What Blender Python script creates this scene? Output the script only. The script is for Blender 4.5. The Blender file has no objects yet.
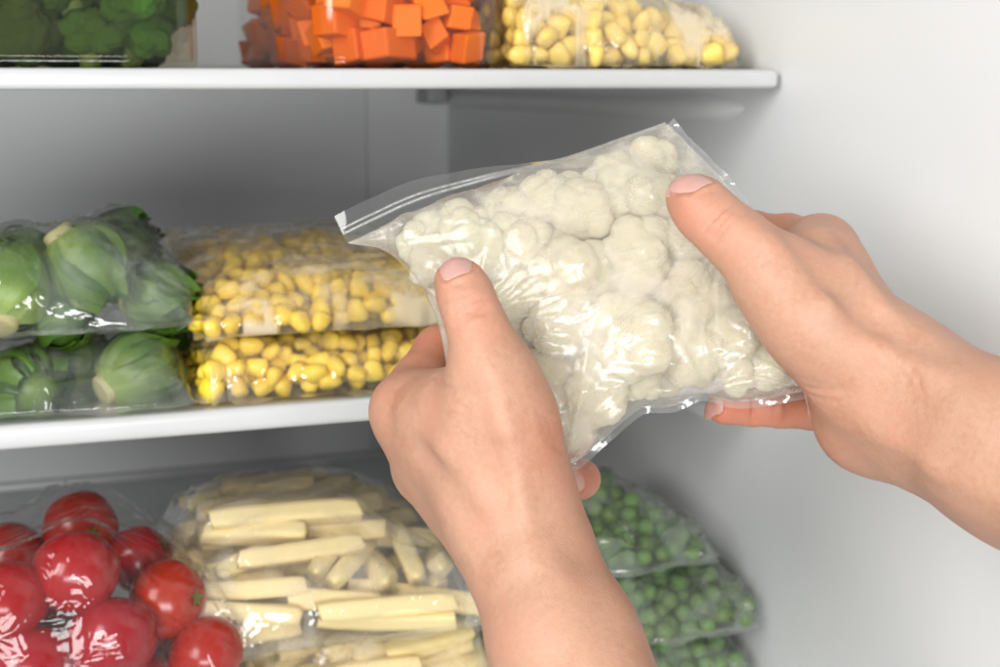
import bpy, math, random
import numpy as np
from mathutils import Vector, Matrix, Euler

# ------------------------------------------------------------------ camera, light, exposure
SC = bpy.context.scene
COL = SC.collection
RES = 1000.0
FPX = 1388.9                       # focal length in photograph pixels (50 mm on 36 mm)
H = 1.20                           # camera height above the floor, level with the upper shelf
YAW, PITCH = math.radians(19.0), math.radians(10.4)

cam_d = bpy.data.cameras.new('camera')
cam = bpy.data.objects.new('camera', cam_d); COL.objects.link(cam)
cam_d.lens = 50; cam_d.sensor_width = 36; cam_d.clip_start = 0.01; cam_d.clip_end = 50
cam.location = (0, 0, H)
cam.rotation_euler = (math.pi/2 - PITCH, 0, -YAW)
cam_d.dof.use_dof = True
cam_d.dof.focus_distance = 0.475
cam_d.dof.aperture_fstop = 14.0
SC.camera = cam

world = bpy.data.worlds.new('World'); SC.world = world; world.use_nodes = True
wb = world.node_tree.nodes['Background']
wb.inputs[0].default_value = (0.93, 0.97, 1.0, 1); wb.inputs[1].default_value = 0.38

def area_light(name, loc, target, size, watt, color):
    d = bpy.data.lights.new(name, 'AREA'); d.shape = 'RECTANGLE'
    d.size, d.size_y = size; d.energy = watt; d.color = color
    o = bpy.data.objects.new(name, d); COL.objects.link(o)
    o.location = loc
    o.rotation_euler = (Vector(target) - Vector(loc)).to_track_quat('-Z', 'Y').to_euler()
    return o
area_light('key_softbox', (-0.68, -0.13, H+0.40), (0.24, 0.6, H-0.10), (0.5, 0.7), 10.5, (1.0, 0.985, 0.96))
area_light('fill_softbox', (-0.14, -0.80, H-0.16), (0.2, 0.7, H-0.14), (0.9, 0.30), 14.0, (0.99, 1.0, 1.0))

SC.view_settings.view_transform = 'Standard'; SC.view_settings.look = 'None'
SC.view_settings.exposure = 0.07; SC.view_settings.gamma = 1.0
SC.view_settings.use_curve_mapping = False
SC.render.engine = 'CYCLES'
cy = SC.cycles
cy.use_denoising = True
try: cy.denoiser = 'OPENIMAGEDENOISE'
except Exception: pass
cy.max_bounces = 7; cy.diffuse_bounces = 3; cy.use_adaptive_sampling = True; cy.adaptive_threshold = 0.04; cy.glossy_bounces = 2
cy.transmission_bounces = 6; cy.transparent_max_bounces = 20
cy.caustics_reflective = False; cy.caustics_refractive = False
cy.sample_clamp_indirect = 4.0

# ------------------------------------------------------------------ geometry helpers
_fw = np.array([math.sin(YAW)*math.cos(PITCH), math.cos(YAW)*math.cos(PITCH), -math.sin(PITCH)])
_rt = np.array([math.cos(YAW), -math.sin(YAW), 0.0])
_up = np.cross(_rt, _fw)
CAMP = np.array([0, 0, H])
def on_y(px, py, Y):
    """point of the room seen at a photograph pixel, on the plane at depth Y"""
    d = _rt*(px-500)/FPX + _up*(333.5-py)/FPX + _fw
    return CAMP + d*Y/d[1]
def at_d(px, py, d):
    return CAMP + (_rt*(px-500)/FPX + _up*(333.5-py)/FPX + _fw)*d

def mesh_np(name, v, f, smooth=True):
    me = bpy.data.meshes.new(name)
    v = np.asarray(v, dtype=np.float32)
    if isinstance(f, np.ndarray):
        k = f.shape[1]
        me.vertices.add(len(v)); me.vertices.foreach_set('co', v.ravel())
        me.loops.add(f.size); me.loops.foreach_set('vertex_index', f.astype(np.int32).ravel())
        me.polygons.add(len(f)); me.polygons.foreach_set('loop_start', np.arange(0, f.size, k, dtype=np.int32))
        me.update(calc_edges=True)
    else:
        me.from_pydata([tuple(p) for p in v.astype(float)], [], [tuple(int(i) for i in q) for q in f])
        me.update()
    if smooth: me.polygons.foreach_set('use_smooth', [True]*len(me.polygons))
    return me
def attr(me, name, vals):
    a = me.attributes.new(name, 'FLOAT', 'POINT')
    a.data.foreach_set('value', np.asarray(vals, dtype=np.float32))
def link(name, me, mat, parent=None, loc=None, rot=None, scale=None):
    o = bpy.data.objects.new(name, me); COL.objects.link(o)
    if mat is not None and len(me.materials) == 0: me.materials.append(mat)
    if parent is not None: o.parent = parent
    if loc is not None: o.location = loc
    if rot is not None: o.rotation_euler = rot
    if scale is not None: o.scale = scale
    return o
def empty(name, loc):
    o = bpy.data.objects.new(name, None); COL.objects.link(o); o.location = loc
    o.empty_display_size = 0.02
    return o
def tag(o, label=None, cat=None, group=None, kind=None):
    if label: o['label'] = label
    if cat: o['category'] = cat
    if group: o['group'] = group
    if kind: o['kind'] = kind
    return o

def grid_faces(n, m, off=0, flip=False):
    i, j = np.meshgrid(np.arange(n-1), np.arange(m-1), indexing='ij')
    a = (i*m+j+off).ravel()
    q = np.stack([a, a+m, a+m+1, a+1], 1)
    return q[:, ::-1] if flip else q

def box_mesh(name, size, bevel=0.0, seg=2):
    import bmesh
    bm = bmesh.new(); bmesh.ops.create_cube(bm, size=1.0)
    bmesh.ops.scale(bm, vec=size, verts=bm.verts)
    if bevel: bmesh.ops.bevel(bm, geom=bm.edges[:], offset=bevel, segments=seg, profile=0.5, affect='EDGES')
    me = bpy.data.meshes.new(name); bm.to_mesh(me); bm.free()
    me.polygons.foreach_set('use_smooth', [bevel > 0]*len(me.polygons))
    return me
def ico(sub):
    import bmesh
    bm = bmesh.new(); bmesh.ops.create_icosphere(bm, subdivisions=sub, radius=1.0)
    v = np.array([p.co[:] for p in bm.verts]); f = np.array([[q.index for q in p.verts] for p in bm.faces])
    bm.free(); return v, f
ICO = {k: ico(k) for k in (2, 3, 4, 5)}

# value noise, vectorised
def _hash(a):
    a = a.astype(np.uint64)
    a = (a ^ (a >> np.uint64(15))) * np.uint64(0x2c1b3c6d)
    a &= np.uint64(0xffffffff)
    a = (a ^ (a >> np.uint64(12))) * np.uint64(0x297a2d39)
    a &= np.uint64(0xffffffff)
    return ((a ^ (a >> np.uint64(15))) & np.uint64(0xffff)).astype(float)/65535.0
def noise(p, seed=0):
    p = np.asarray(p, float); n = p.shape[-1]
    i0 = np.floor(p).astype(np.int64); f = p-i0; f = f*f*(3-2*f)
    out = 0
    for c in range(2**n):
        w = 1.0; h = np.full(p.shape[:-1], seed*7919+13, dtype=np.int64)
        for k in range(n):
            b = (c >> k) & 1
            w = w*(f[..., k] if b else 1-f[..., k])
            h = h + (i0[..., k]+b+1000)*[73856093, 19349663, 83492791][k]
        out = out + w*_hash(np.abs(h))
    return out
def ridged(p, seed=0, sharp=2.0):
    return (1-np.abs(2*noise(p, seed)-1))**sharp

# ------------------------------------------------------------------ materials
def new_mat(name):
    m = bpy.data.materials.new(name); m.use_nodes = True
    nt = m.node_tree; nt.nodes.clear()
    out = nt.nodes.new('ShaderNodeOutputMaterial')
    return m, nt, out
class NT:
    def __init__(s, nt): s.nt = nt
    def n(s, t, **kw):
        nd = s.nt.nodes.new('ShaderNode'+t)
        for k, v in kw.items(): setattr(nd, k, v)
        return nd
    def l(s, a, b): s.nt.links.new(a, b)
    def tex(s, scale, detail=3, rough=0.5, coord='Object', loc=None):
        tc = s.n('TexCoord'); no = s.n('TexNoise'); no.inputs['Scale'].default_value = scale
        no.inputs['Detail'].default_value = detail; no.inputs['Roughness'].default_value = rough
        s.l(tc.outputs[coord], no.inputs['Vector']); return no
    def ramp(s, fac, stops):
        r = s.n('ValToRGB'); e = r.color_ramp.elements
        while len(e) < len(stops): e.new(0.5)
        for k, (p, c) in enumerate(stops):
            e[k].position = p; e[k].color = (*c, 1) if len(c) == 3 else c
        s.l(fac, r.inputs['Fac']); return r
    def mrange(s, val, a, b, c, d):
        r = s.n('MapRange'); s.l(val, r.inputs['Value'])
        for k, x in zip(('From Min', 'From Max', 'To Min', 'To Max'), (a, b, c, d)): r.inputs[k].default_value = x
        return r
    def math(s, op, a, b=None):
        m = s.n('Math', operation=op)
        for k, x in ((0, a), (1, b)):
            if x is None: continue
            if isinstance(x, (int, float)): m.inputs[k].default_value = x
            else: s.l(x, m.inputs[k])
        return m.outputs[0]
    def mixc(s, fac, a, b, mode='MIX'):
        m = s.n('Mix', data_type='RGBA', blend_type=mode)
        for k, x in ((0, fac), (6, a), (7, b)):
            if isinstance(x, (int, float)): m.inputs[k].default_value = x
            elif isinstance(x, tuple): m.inputs[k].default_value = (*x, 1)
            else: s.l(x, m.inputs[k])
        return m.outputs[2]

def organic(name, stops, scale, rough=0.45, sss=0.0, sss_col_r=(1, .5, .3), sss_scale=0.004, bump=0.0, bump_scale=600, spec=0.5, island=0.0, detail=3):
    m, nt, out = new_mat(name); b = NT(nt)
    p = b.n('BsdfPrincipled'); b.l(p.outputs[0], out.inputs[0])
    no = b.tex(scale, detail)
    r = b.ramp(no.outputs['Fac'], stops)
    col = r.outputs[0]
    if island:
        oi = b.n('ObjectInfo'); hsv = b.n('HueSaturation')
        b.l(col, hsv.inputs['Color'])
        b.l(b.mrange(oi.outputs['Random'], 0, 1, 1-island, 1+island*0.6).outputs[0], hsv.inputs['Value'])
        b.l(b.mrange(oi.outputs['Random'], 0, 1, .5-island*.04, .5+island*.04).outputs[0], hsv.inputs['Hue'])
        col = hsv.outputs[0]
    b.l(col, p.inputs['Base Color'])
    p.inputs['Roughness'].default_value = rough
    p.inputs['Specular IOR Level'].default_value = spec
    if sss:
        p.inputs['Subsurface Weight'].default_value = sss
        p.inputs['Subsurface Radius'].default_value = sss_col_r
        p.inputs['Subsurface Scale'].default_value = sss_scale
    if bump:
        n2 = b.tex(bump_scale, 4); bp = b.n('Bump'); bp.inputs['Strength'].default_value = bump
        bp.inputs['Distance'].default_value = 0.0006
        b.l(n2.outputs['Fac'], bp.inputs['Height']); b.l(bp.outputs[0], p.inputs['Normal'])
    return m, b, p

M = {}
M['liner'] = organic('liner_plastic', [(0.3, (.81, .815, .815)), (0.7, (.84, .845, .84))], 6, rough=.38, spec=.4, bump=.05, bump_scale=900)[0]
M['shelf'] = organic('shelf_trim', [(0.3, (.56, .565, .565)), (0.7, (.585, .59, .585))], 30, rough=.3, bump=.03, bump_scale=500)[0]
M['panel'] = organic('shelf_panel', [(0.3, (.62, .63, .63)), (0.7, (.68, .69, .69))], 20, rough=.25)[0]
M['dark'] = organic('dark_clip', [(0.3, (.36, .36, .36)), (0.7, (.42, .42, .42))], 60, rough=.4)[0]
M['corn'] = organic('corn', [(0.25, (.95, .58, .02)), (0.6, (.97, .70, .06)), (0.85, (.96, .82, .26))], 160, rough=.32, island=.12, bump=.15)[0]
M['pale_corn'] = organic('pale_corn', [(0.25, (.88, .55, .07)), (0.6, (.93, .70, .18)), (0.85, (.93, .82, .45))], 160, rough=.35, island=.12, bump=.15)[0]
M['pea'] = organic('pea', [(0.3, (.075, .18, .015)), (0.7, (.18, .32, .04))], 220, rough=.4, island=.35, bump=.2)[0]
M['carrot'] = organic('carrot', [(0.2, (.76, .12, .002)), (0.5, (.90, .17, .003)), (0.8, (.93, .24, .01))], 190, rough=.42, spec=.25, island=.12, bump=.25, bump_scale=700)[0]
M['potato'] = organic('potato', [(0.2, (.90, .64, .22)), (0.5, (.95, .76, .36)), (0.8, (.96, .84, .50))], 110, rough=.42, island=.10, bump=.2, bump_scale=500)[0]
M['tomato'] = organic('tomato', [(0.2, (.28, .003, .002)), (0.6, (.40, .006, .003)), (0.9, (.50, .03, .005))], 45, rough=.22, island=.15)[0]
M['stem_green'] = organic('stem_green', [(0.3, (.06, .13, .02)), (0.7, (.12, .2, .04))], 300, rough=.5)[0]
M['broccoli'] = organic('broccoli_crown', [(0.25, (.022, .075, .008)), (0.5, (.065, .18, .016)), (0.75, (.19, .36, .045))], 260, rough=.6, bump=1.0, bump_scale=900, island=.4, detail=5)[0]
M['broccoli_stalk'] = organic('broccoli_stalk', [(0.3, (.16, .27, .06)), (0.7, (.26, .38, .11))], 120, rough=.5)[0]
M['cauli'] = organic('cauliflower', [(0.2, (.97, .80, .52)), (0.5, (.99, .885, .66)), (0.8, (.99, .93, .78))], 75, rough=.5, sss=.45, sss_col_r=(1, .72, .38), sss_scale=.006, bump=.9, bump_scale=700, island=.05)[0]
M['cauli_stalk'] = organic('cauliflower_stalk', [(0.3, (.82, .80, .52)), (0.7, (.88, .86, .64))], 90, rough=.5)[0]

def leaf_mat():
    m, nt, out = new_mat('sprout_leaf'); b = NT(nt)
    p = b.n('BsdfPrincipled'); b.l(p.outputs[0], out.inputs[0])
    a = b.n('Attribute'); a.attribute_name = 'vein'
    no = b.tex(90, 4)
    base = b.ramp(no.outputs['Fac'], [(0.3, (.017, .058, .005)), (0.55, (.048, .125, .009)), (0.8, (.15, .26, .03))])
    oi = b.n('ObjectInfo'); hs = b.n('HueSaturation'); b.l(base.outputs[0], hs.inputs['Color'])
    b.l(b.mrange(oi.outputs['Random'], 0, 1, .55, 1.8).outputs[0], hs.inputs['Value']); b.l(b.mrange(oi.outputs['Random'], 0, 1, .515, .470).outputs[0], hs.inputs['Hue'])
    c = b.mixc(b.math('MULTIPLY', a.outputs['Fac'], .7), hs.outputs[0], (.50, .60, .18))
    b.l(c, p.inputs['Base Color']); p.inputs['Roughness'].default_value = .42
    bp = b.n('Bump'); bp.inputs['Strength'].default_value = .5; bp.inputs['Distance'].default_value = .001
    b.l(a.outputs['Fac'], bp.inputs['Height']); b.l(bp.outputs[0], p.inputs['Normal'])
    return m
M['leaf'] = leaf_mat()
M['sprout_stem'] = organic('sprout_stem', [(0.3, (.45, .36, .14)), (0.5, (.66, .62, .30)), (0.7, (.35, .24, .09))], 240, rough=.55, bump=.5)[0]

def skin_mat():
    m, nt, out = new_mat('skin'); b = NT(nt)
    p = b.n('BsdfPrincipled'); b.l(p.outputs[0], out.inputs[0])
    n1 = b.tex(60, 5, .62); n2 = b.tex(480, 3, .6); n4 = b.tex(24, 2, .5)
    base = b.ramp(n1.outputs['Fac'], [(0.3, (.515, .268, .168)), (0.5, (.550, .312, .210)), (0.72, (.560, .290, .192))])
    fine = b.ramp(n2.outputs['Fac'], [(0.32, (.93, .90, .89)), (0.65, (1, 1, 1))])
    c = b.mixc(1.0, base.outputs[0], fine.outputs[0], 'MULTIPLY')
    red = b.mrange(n4.outputs['Fac'], .48, .72, 0, .30)
    c = b.mixc(red.outputs[0], c, (.58, .24, .16))
    a = b.n('Attribute'); a.attribute_name = 'flush'
    c = b.mixc(a.outputs['Fac'], c, (.60, .20, .12))
    b.l(c, p.inputs['Base Color'])
    b.l(b.mrange(n2.outputs['Fac'], .3, .7, .40, .56).outputs[0], p.inputs['Roughness'])
    p.inputs['Specular IOR Level'].default_value = .45
    p.inputs['Subsurface Weight'].default_value = .22
    p.inputs['Subsurface Radius'].default_value = (1, .36, .2); p.inputs['Subsurface Scale'].default_value = .004
    tc = b.n('TexCoord')
    vo = b.n('TexVoronoi', feature='DISTANCE_TO_EDGE'); vo.inputs['Scale'].default_value = 800
    b.l(tc.outputs['Object'], vo.inputs['Vector'])
    mp = b.n('Mapping'); mp.inputs['Scale'].default_value = (1, 1, .45); mp.inputs['Rotation'].default_value = (.4, .6, .3); b.l(tc.outputs['Object'], mp.inputs['Vector'])
    v2 = b.n('TexVoronoi', feature='DISTANCE_TO_EDGE'); v2.inputs['Scale'].default_value = 330; b.l(mp.outputs[0], v2.inputs['Vector'])
    n3 = b.tex(1400, 2)
    h1 = b.math('ADD', b.math('MULTIPLY', b.math('MINIMUM', vo.outputs['Distance'], .12), 3.0), b.math('MULTIPLY', n3.outputs['Fac'], .5))
    hsum = b.math('ADD', h1, b.math('MULTIPLY', b.math('MINIMUM', v2.outputs['Distance'], .10), 1.6))
    bp = b.n('Bump'); bp.inputs['Strength'].default_value = .42; bp.inputs['Distance'].default_value = .0003
    b.l(hsum, bp.inputs['Height']); b.l(bp.outputs[0], p.inputs['Normal'])
    return m
M['skin'] = skin_mat()
M['nail'] = organic('fingernail', [(0.3, (.62, .33, .28)), (0.7, (.66, .39, .335))], 120, rough=.36, sss=.15, sss_col_r=(1, .4, .3), spec=.5)[0]

def film_mat(name, frost=.10, frost_gap=.25, gloss=.10, tint=(.985, .985, .985), white=(.9, .9, .9), bump=.6, bscale=60, spec=.06, edge=.75):
    """thin clear plastic: transparent, fresnel gloss, and a milky frost that is thicker where the film stands off its contents"""
    m, nt, out = new_mat(name); b = NT(nt)
    tc = b.n('TexCoord')
    n2 = b.n('TexNoise'); n2.inputs['Scale'].default_value = bscale; n2.inputs['Detail'].default_value = 1.5; n2.inputs['Distortion'].default_value = 1.6
    b.l(tc.outputs['Object'], n2.inputs['Vector'])
    rid = b.math('ABSOLUTE', b.math('SUBTRACT', n2.outputs['Fac'], .5))
    bp = b.n('Bump'); bp.inputs['Strength'].default_value = bump; bp.inputs['Distance'].default_value = .004; bp.invert = True
    b.l(rid, bp.inputs['Height'])
    lw = b.n('LayerWeight'); lw.inputs['Blend'].default_value = .5; b.l(bp.outputs[0], lw.inputs['Normal'])
    fr = b.math('ADD', b.math('MULTIPLY', b.math('POWER', lw.outputs['Facing'], 3.5), edge), spec)
    tr = b.n('BsdfTransparent'); tr.inputs[0].default_value = (*tint, 1)
    gl = b.n('BsdfGlossy'); gl.inputs['Roughness'].default_value = gloss; gl.inputs[0].default_value = (1, 1, 1, 1)
    b.l(bp.outputs[0], gl.inputs['Normal'])
    df = b.n('BsdfDiffuse'); df.inputs[0].default_value = (*white, 1)
    tl = b.n('BsdfTranslucent'); tl.inputs[0].default_value = (*white, 1)
    dm = b.n('MixShader'); dm.inputs[0].default_value = .5; b.l(df.outputs[0], dm.inputs[1]); b.l(tl.outputs[0], dm.inputs[2])
    a = b.n('Attribute'); a.attribute_name = 'gap'
    ff = b.math('ADD', b.math('MULTIPLY', a.outputs['Fac'], frost_gap), frost)
    m1 = b.n('MixShader'); b.l(ff, m1.inputs[0]); b.l(tr.outputs[0], m1.inputs[1]); b.l(dm.outputs[0], m1.inputs[2])
    m2 = b.n('MixShader'); b.l(fr, m2.inputs[0]); b.l(m1.outputs[0], m2.inputs[1]); b.l(gl.outputs[0], m2.inputs[2])
    b.l(m2.outputs[0], out.inputs[0])
    return m
M['film'] = film_mat('clear_film', .08, .24, gloss=.07, bump=.4)
M['film_held'] = film_mat('clear_film_held', .16, .48, gloss=.24, bump=.3, white=(1.0, .95, .84), spec=.045)
M['film_milky'] = film_mat('milky_film', .12, .78, white=(.97, .90, .73), gloss=.12, bump=.4)
M['film_clear'] = film_mat('very_clear_film', .004, .035, gloss=.05, bump=.3, spec=.03)
M['film_grey'] = film_mat('grey_film', .03, .22, white=(.60, .64, .59), gloss=.06, bump=.35)
M['film_pea'] = film_mat('pea_film', .12, .40, white=(.48, .54, .46), bump=.4)
M['seam'] = film_mat('film_seam', .22, 0, gloss=.12, bump=.3)
M['zip'] = film_mat('zip_strip', .07, 0, gloss=.07, bump=.12, bscale=30)
M['glass'] = film_mat('container_plastic', .004, 0, gloss=.03, bump=.02, bscale=10, tint=(.97, .97, .965), spec=.03, edge=.12)
M['glass_brown'] = film_mat('container_glass_tinted', .004, 0, gloss=.03, bump=.02, bscale=10, tint=(.92, .89, .82), spec=.03, edge=.3)

# ------------------------------------------------------------------ the refrigerator: walls and shelves
XR, XL, YB = 0.364, -0.30, 1.20
YF = 0.20
ZU, ZM, ZL = H+0.0045, H-0.1475, H-0.338        # top faces of the three shelves
def slab(name, lo, hi, mat, bevel=0, kind='structure', parent=None, seg=2):
    lo, hi = np.array(lo), np.array(hi)
    o = link(name, box_mesh(name, tuple(hi-lo), bevel, seg), mat, parent, tuple((lo+hi)/2))
    if kind and parent is None: tag(o, kind=kind)
    return o
slab('back_wall', (XL-.03, YB, H-.62), (XR+.03, YB+.03, H+.36), M['liner'])
rw = slab('right_wall', (XR, YF+.10, H-.62), (XR+.03, YB-.001, H+.36), M['liner'])
slab('left_wall', (XL-.03, YF+.25, H-.62), (XL, YB-.001, H+.36), M['liner'])
slab('ceiling', (XL+.001, YF+.30, H+.33), (XR-.001, YB-.002, H+.36), M['liner'])
slab('floor', (XL+.001, YF+.25, H-.62), (XR-.001, YB-.002, H-.60), M['liner'])

bw_duct = slab('duct_cover', (XL+.10, YB-.006, H-.58), (XR-.075, YB-.0005, H+.30), M['liner'], .0026, None, bpy.data.objects['back_wall'], 4)
bw_duct.location = Vector(bw_duct.location)-bpy.data.objects['back_wall'].location
def ledge(z, parent):
    """moulded support rib on the right wall: rounded section, rounded nose"""
    n, k = 22, 10
    v = []
    for i in range(n):
        t = i/(n-1); Y = .655 + t*(YB-.03-.655)
        s = math.sqrt(max(0, 1-(1-min(1, t*7))**2))
        for j in range(k):
            a = math.pi*j/(k-1)
            v.append((XR+.002-.011*s*math.sin(a), Y, z-.0085*s*math.cos(a)))
    link('shelf_ledge', mesh_np('shelf_ledge', np.array(v)-np.array(rw.location), grid_faces(n, k)), M['liner'], rw)
ledge(H-.016, rw); ledge(H-.186, rw); ledge(H-.372, rw)

def shelf(z, label, y0=.62, th=.0092):
    r = empty('refrigerator_shelf', ((XL+XR)/2, .8, z-th))
    tag(r, label, 'shelf', 'white refrigerator shelves')
    # rounded front trim swept along x
    prof = []
    for k in range(25):
        a = math.pi*(-.5 + k/24)
        ca, sa = math.cos(a), math.sin(a); q = (abs(ca)**3.6+abs(sa)**3.6)**(-1/3.6)
        prof.append((y0+.0045-.0045*ca*q, z-th/2+th/2*sa*q))
    prof += [(y0+.022, z), (y0+.022, z-.0035), (y0+.014, z-.0045), (y0+.012, z-th)]
    xs = [XL+.003, XR-.0065, XR-.0042, XR-.0033]; sc = [1, 1, .93, .72]
    v = []
    cyy, czz = y0+.006, z-th/2
    for x, s in zip(xs, sc):
        for (y, zz) in prof: v.append((x, cyy+(y-cyy)*s, czz+(zz-czz)*s))
    k = len(prof); f = []
    for i in range(len(xs)-1):
        for j in range(k): f.append((i*k+j, i*k+(j+1) % k, (i+1)*k+(j+1) % k, (i+1)*k+j))
    f.append(tuple(range((len(xs)-1)*k, len(xs)*k)))
    loc = np.array(r.location)
    link('front_trim', mesh_np('front_trim', np.array(v)-loc, f), M['shelf'], r)
    p = slab('panel', (XL+.003, y0+.0222, z-.0045), (XR-.0045, YB-.012, z-.0006), M['panel'], 0, None, r)
    p.location = np.array(p.location)-loc
    b = slab('rear_rail', (XL+.003, YB-.0118, z-.010), (XR-.0045, YB-.003, z+.006), M['shelf'], .002, None, r)
    b.location = np.array(b.location)-loc
    c = slab('rear_clip', (XR-.03, YB-.040, z-.026), (XR-.012, YB-.004, z-.0105), M['dark'], .002, None, r)
    c.location = np.array(c.location)-loc
shelf(ZU, 'upper white shelf carrying the broccoli and carrot containers')
shelf(ZM, 'middle white shelf under the bags of sprouts and corn', th=.0112)
shelf(ZL, 'lowest white shelf under the tomatoes, potato sticks and peas')

# ------------------------------------------------------------------ bags of film
def resample(poly, n, cluster=.55):
    poly = np.array(poly, float)
    # smooth the polyline a little (Catmull-Rom)
    P = np.vstack([2*poly[0]-poly[1], poly, 2*poly[-1]-poly[-2]])
    pts = []
    for i in range(1, len(P)-2):
        for t in np.linspace(0, 1, 12, endpoint=False):
            a, b, c, d = P[i-1], P[i], P[i+1], P[i+2]
            pts.append(.5*((2*b)+(c-a)*t+(2*a-5*b+4*c-d)*t*t+(3*b-a-3*c+d)*t**3))
    pts.append(poly[-1]); pts = np.array(pts)
    s = np.r_[0, np.cumsum(np.linalg.norm(np.diff(pts, axis=0), axis=1))]; s /= s[-1]
    t = np.linspace(0, 1, n); t = (1-cluster)*t + cluster*(.5-.5*np.cos(np.pi*t))
    return np.stack([np.interp(t, s, pts[:, k]) for k in range(poly.shape[1])], 1)

def coons(front, right, back, left, n, m):
    """front: left->right, back: left->right, left/right: front->back. returns (n,m,2)"""
    F, B = resample(front, n), resample(back, n); L, R_ = resample(left, m), resample(right, m)
    cl = .55
    s = np.linspace(0, 1, n); s = ((1-cl)*s+cl*(.5-.5*np.cos(np.pi*s)))[:, None, None]
    t = np.linspace(0, 1, m); t = ((1-cl)*t+cl*(.5-.5*np.cos(np.pi*t)))[None, :, None]
    c00, c10, c01, c11 = F[0], F[-1], B[0], B[-1]
    return (1-t)*F[:, None]+t*B[:, None]+(1-s)*L[None]+s*R_[None]-((1-s)*(1-t)*c00+s*(1-t)*c10+(1-s)*t*c01+s*t*c11)

def obst_height(uv, pts, sign, base, pad, cell=.0011):
    """upper envelope of the contents (their own surface points), sampled on the bag's grid"""
    lo = uv.reshape(-1, 2).min(0)-.004; hi = uv.reshape(-1, 2).max(0)+.004
    n = np.ceil((hi-lo)/cell).astype(int)+1
    g = np.full(n, -1.0); ij = np.floor((pts[:, :2]-lo)/cell).astype(int)
    k = ((ij >= 0) & (ij < n)).all(1); np.maximum.at(g, (ij[k, 0], ij[k, 1]), sign*pts[k, 2]+pad)
    for _ in range(2):
        e = np.pad(g, 1, constant_values=-1.0)
        c = np.maximum.reduce([e[a:a+n[0], b_:b_+n[1]] for a in range(3) for b_ in range(3)])
        g = np.where(g < -.5, c, np.maximum(g, c-.0008))
    ij = np.clip(np.floor((uv-lo)/cell).astype(int), 0, n-1)
    h = g[ij[..., 0], ij[..., 1]]
    return np.maximum(h, base)
def hull_height(uv, rimw, pts, sign):
    """height of the taut film: upper side of the convex hull of contents and rim"""
    import bmesh
    from mathutils.bvhtree import BVHTree
    r = np.random.default_rng(1); q = pts[r.choice(len(pts), min(len(pts), 7000), replace=False)].copy(); q[:, 2] *= sign
    rim = np.concatenate([np.column_stack([uv[:, 0], sign*0+rimw[:, 0]]), np.column_stack([uv[:, -1], rimw[:, -1]]), np.column_stack([uv[0], rimw[0]]), np.column_stack([uv[-1], rimw[-1]])])
    bm = bmesh.new()
    for p in np.vstack([q, rim]): bm.verts.new(p)
    bmesh.ops.convex_hull(bm, input=bm.verts, use_existing_faces=False)
    t = BVHTree.FromBMesh(bm); d = Vector((0, 0, -1)); n, m = uv.shape[:2]
    I = np.unique(np.r_[np.arange(0, n, 2), n-1]); Jx = np.unique(np.r_[np.arange(0, m, 2), m-1]); z = np.full((len(I), len(Jx)), -.01)
    for a, i in enumerate(I):
        for b, j in enumerate(Jx):
            h = t.ray_cast(Vector((uv[i, j, 0], uv[i, j, 1], 1.0)), d)[0]
            if h is not None: z[a, b] = h.z
    bm.free()
    z = np.stack([np.interp(np.arange(n), I, z[:, b]) for b in range(len(Jx))], 1)
    return np.stack([np.interp(np.arange(m), Jx, z[a]) for a in range(n)], 0)
def membrane(obs, rim, iters=(150, 120, 80)):
    def solve(o, b, h, it):
        h = h.copy()
        h[0], h[-1], h[:, 0], h[:, -1] = b[0], b[-1], b[:, 0], b[:, -1]
        for _ in range(it):
            h[1:-1, 1:-1] = np.maximum(o[1:-1, 1:-1], .25*(h[:-2, 1:-1]+h[2:, 1:-1]+h[1:-1, :-2]+h[1:-1, 2:]))
        return h
    def up(a, shp):
        x = np.linspace(0, a.shape[0]-1, shp[0]); y = np.linspace(0, a.shape[1]-1, shp[1])
        x0 = np.minimum(x.astype(int), a.shape[0]-2); y0 = np.minimum(y.astype(int), a.shape[1]-2)
        fx, fy = (x-x0)[:, None], (y-y0)[None]
        return (a[x0][:, y0]*(1-fx)*(1-fy)+a[x0+1][:, y0]*fx*(1-fy)+a[x0][:, y0+1]*(1-fx)*fy+a[x0+1][:, y0+1]*fx*fy)
    n, m = obs.shape
    lv = [(n//4, m//4), (n//2, m//2), (n, m)]; h = None
    for shp, it in zip(lv, iters):
        o = up(obs, shp); b = up(rim, shp)
        h = np.maximum(o, b) if h is None else np.maximum(up(h, shp), o)
        if shp == (n, m): o = obs; b = rim
        h = solve(o, b, h, it)
    return h

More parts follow.
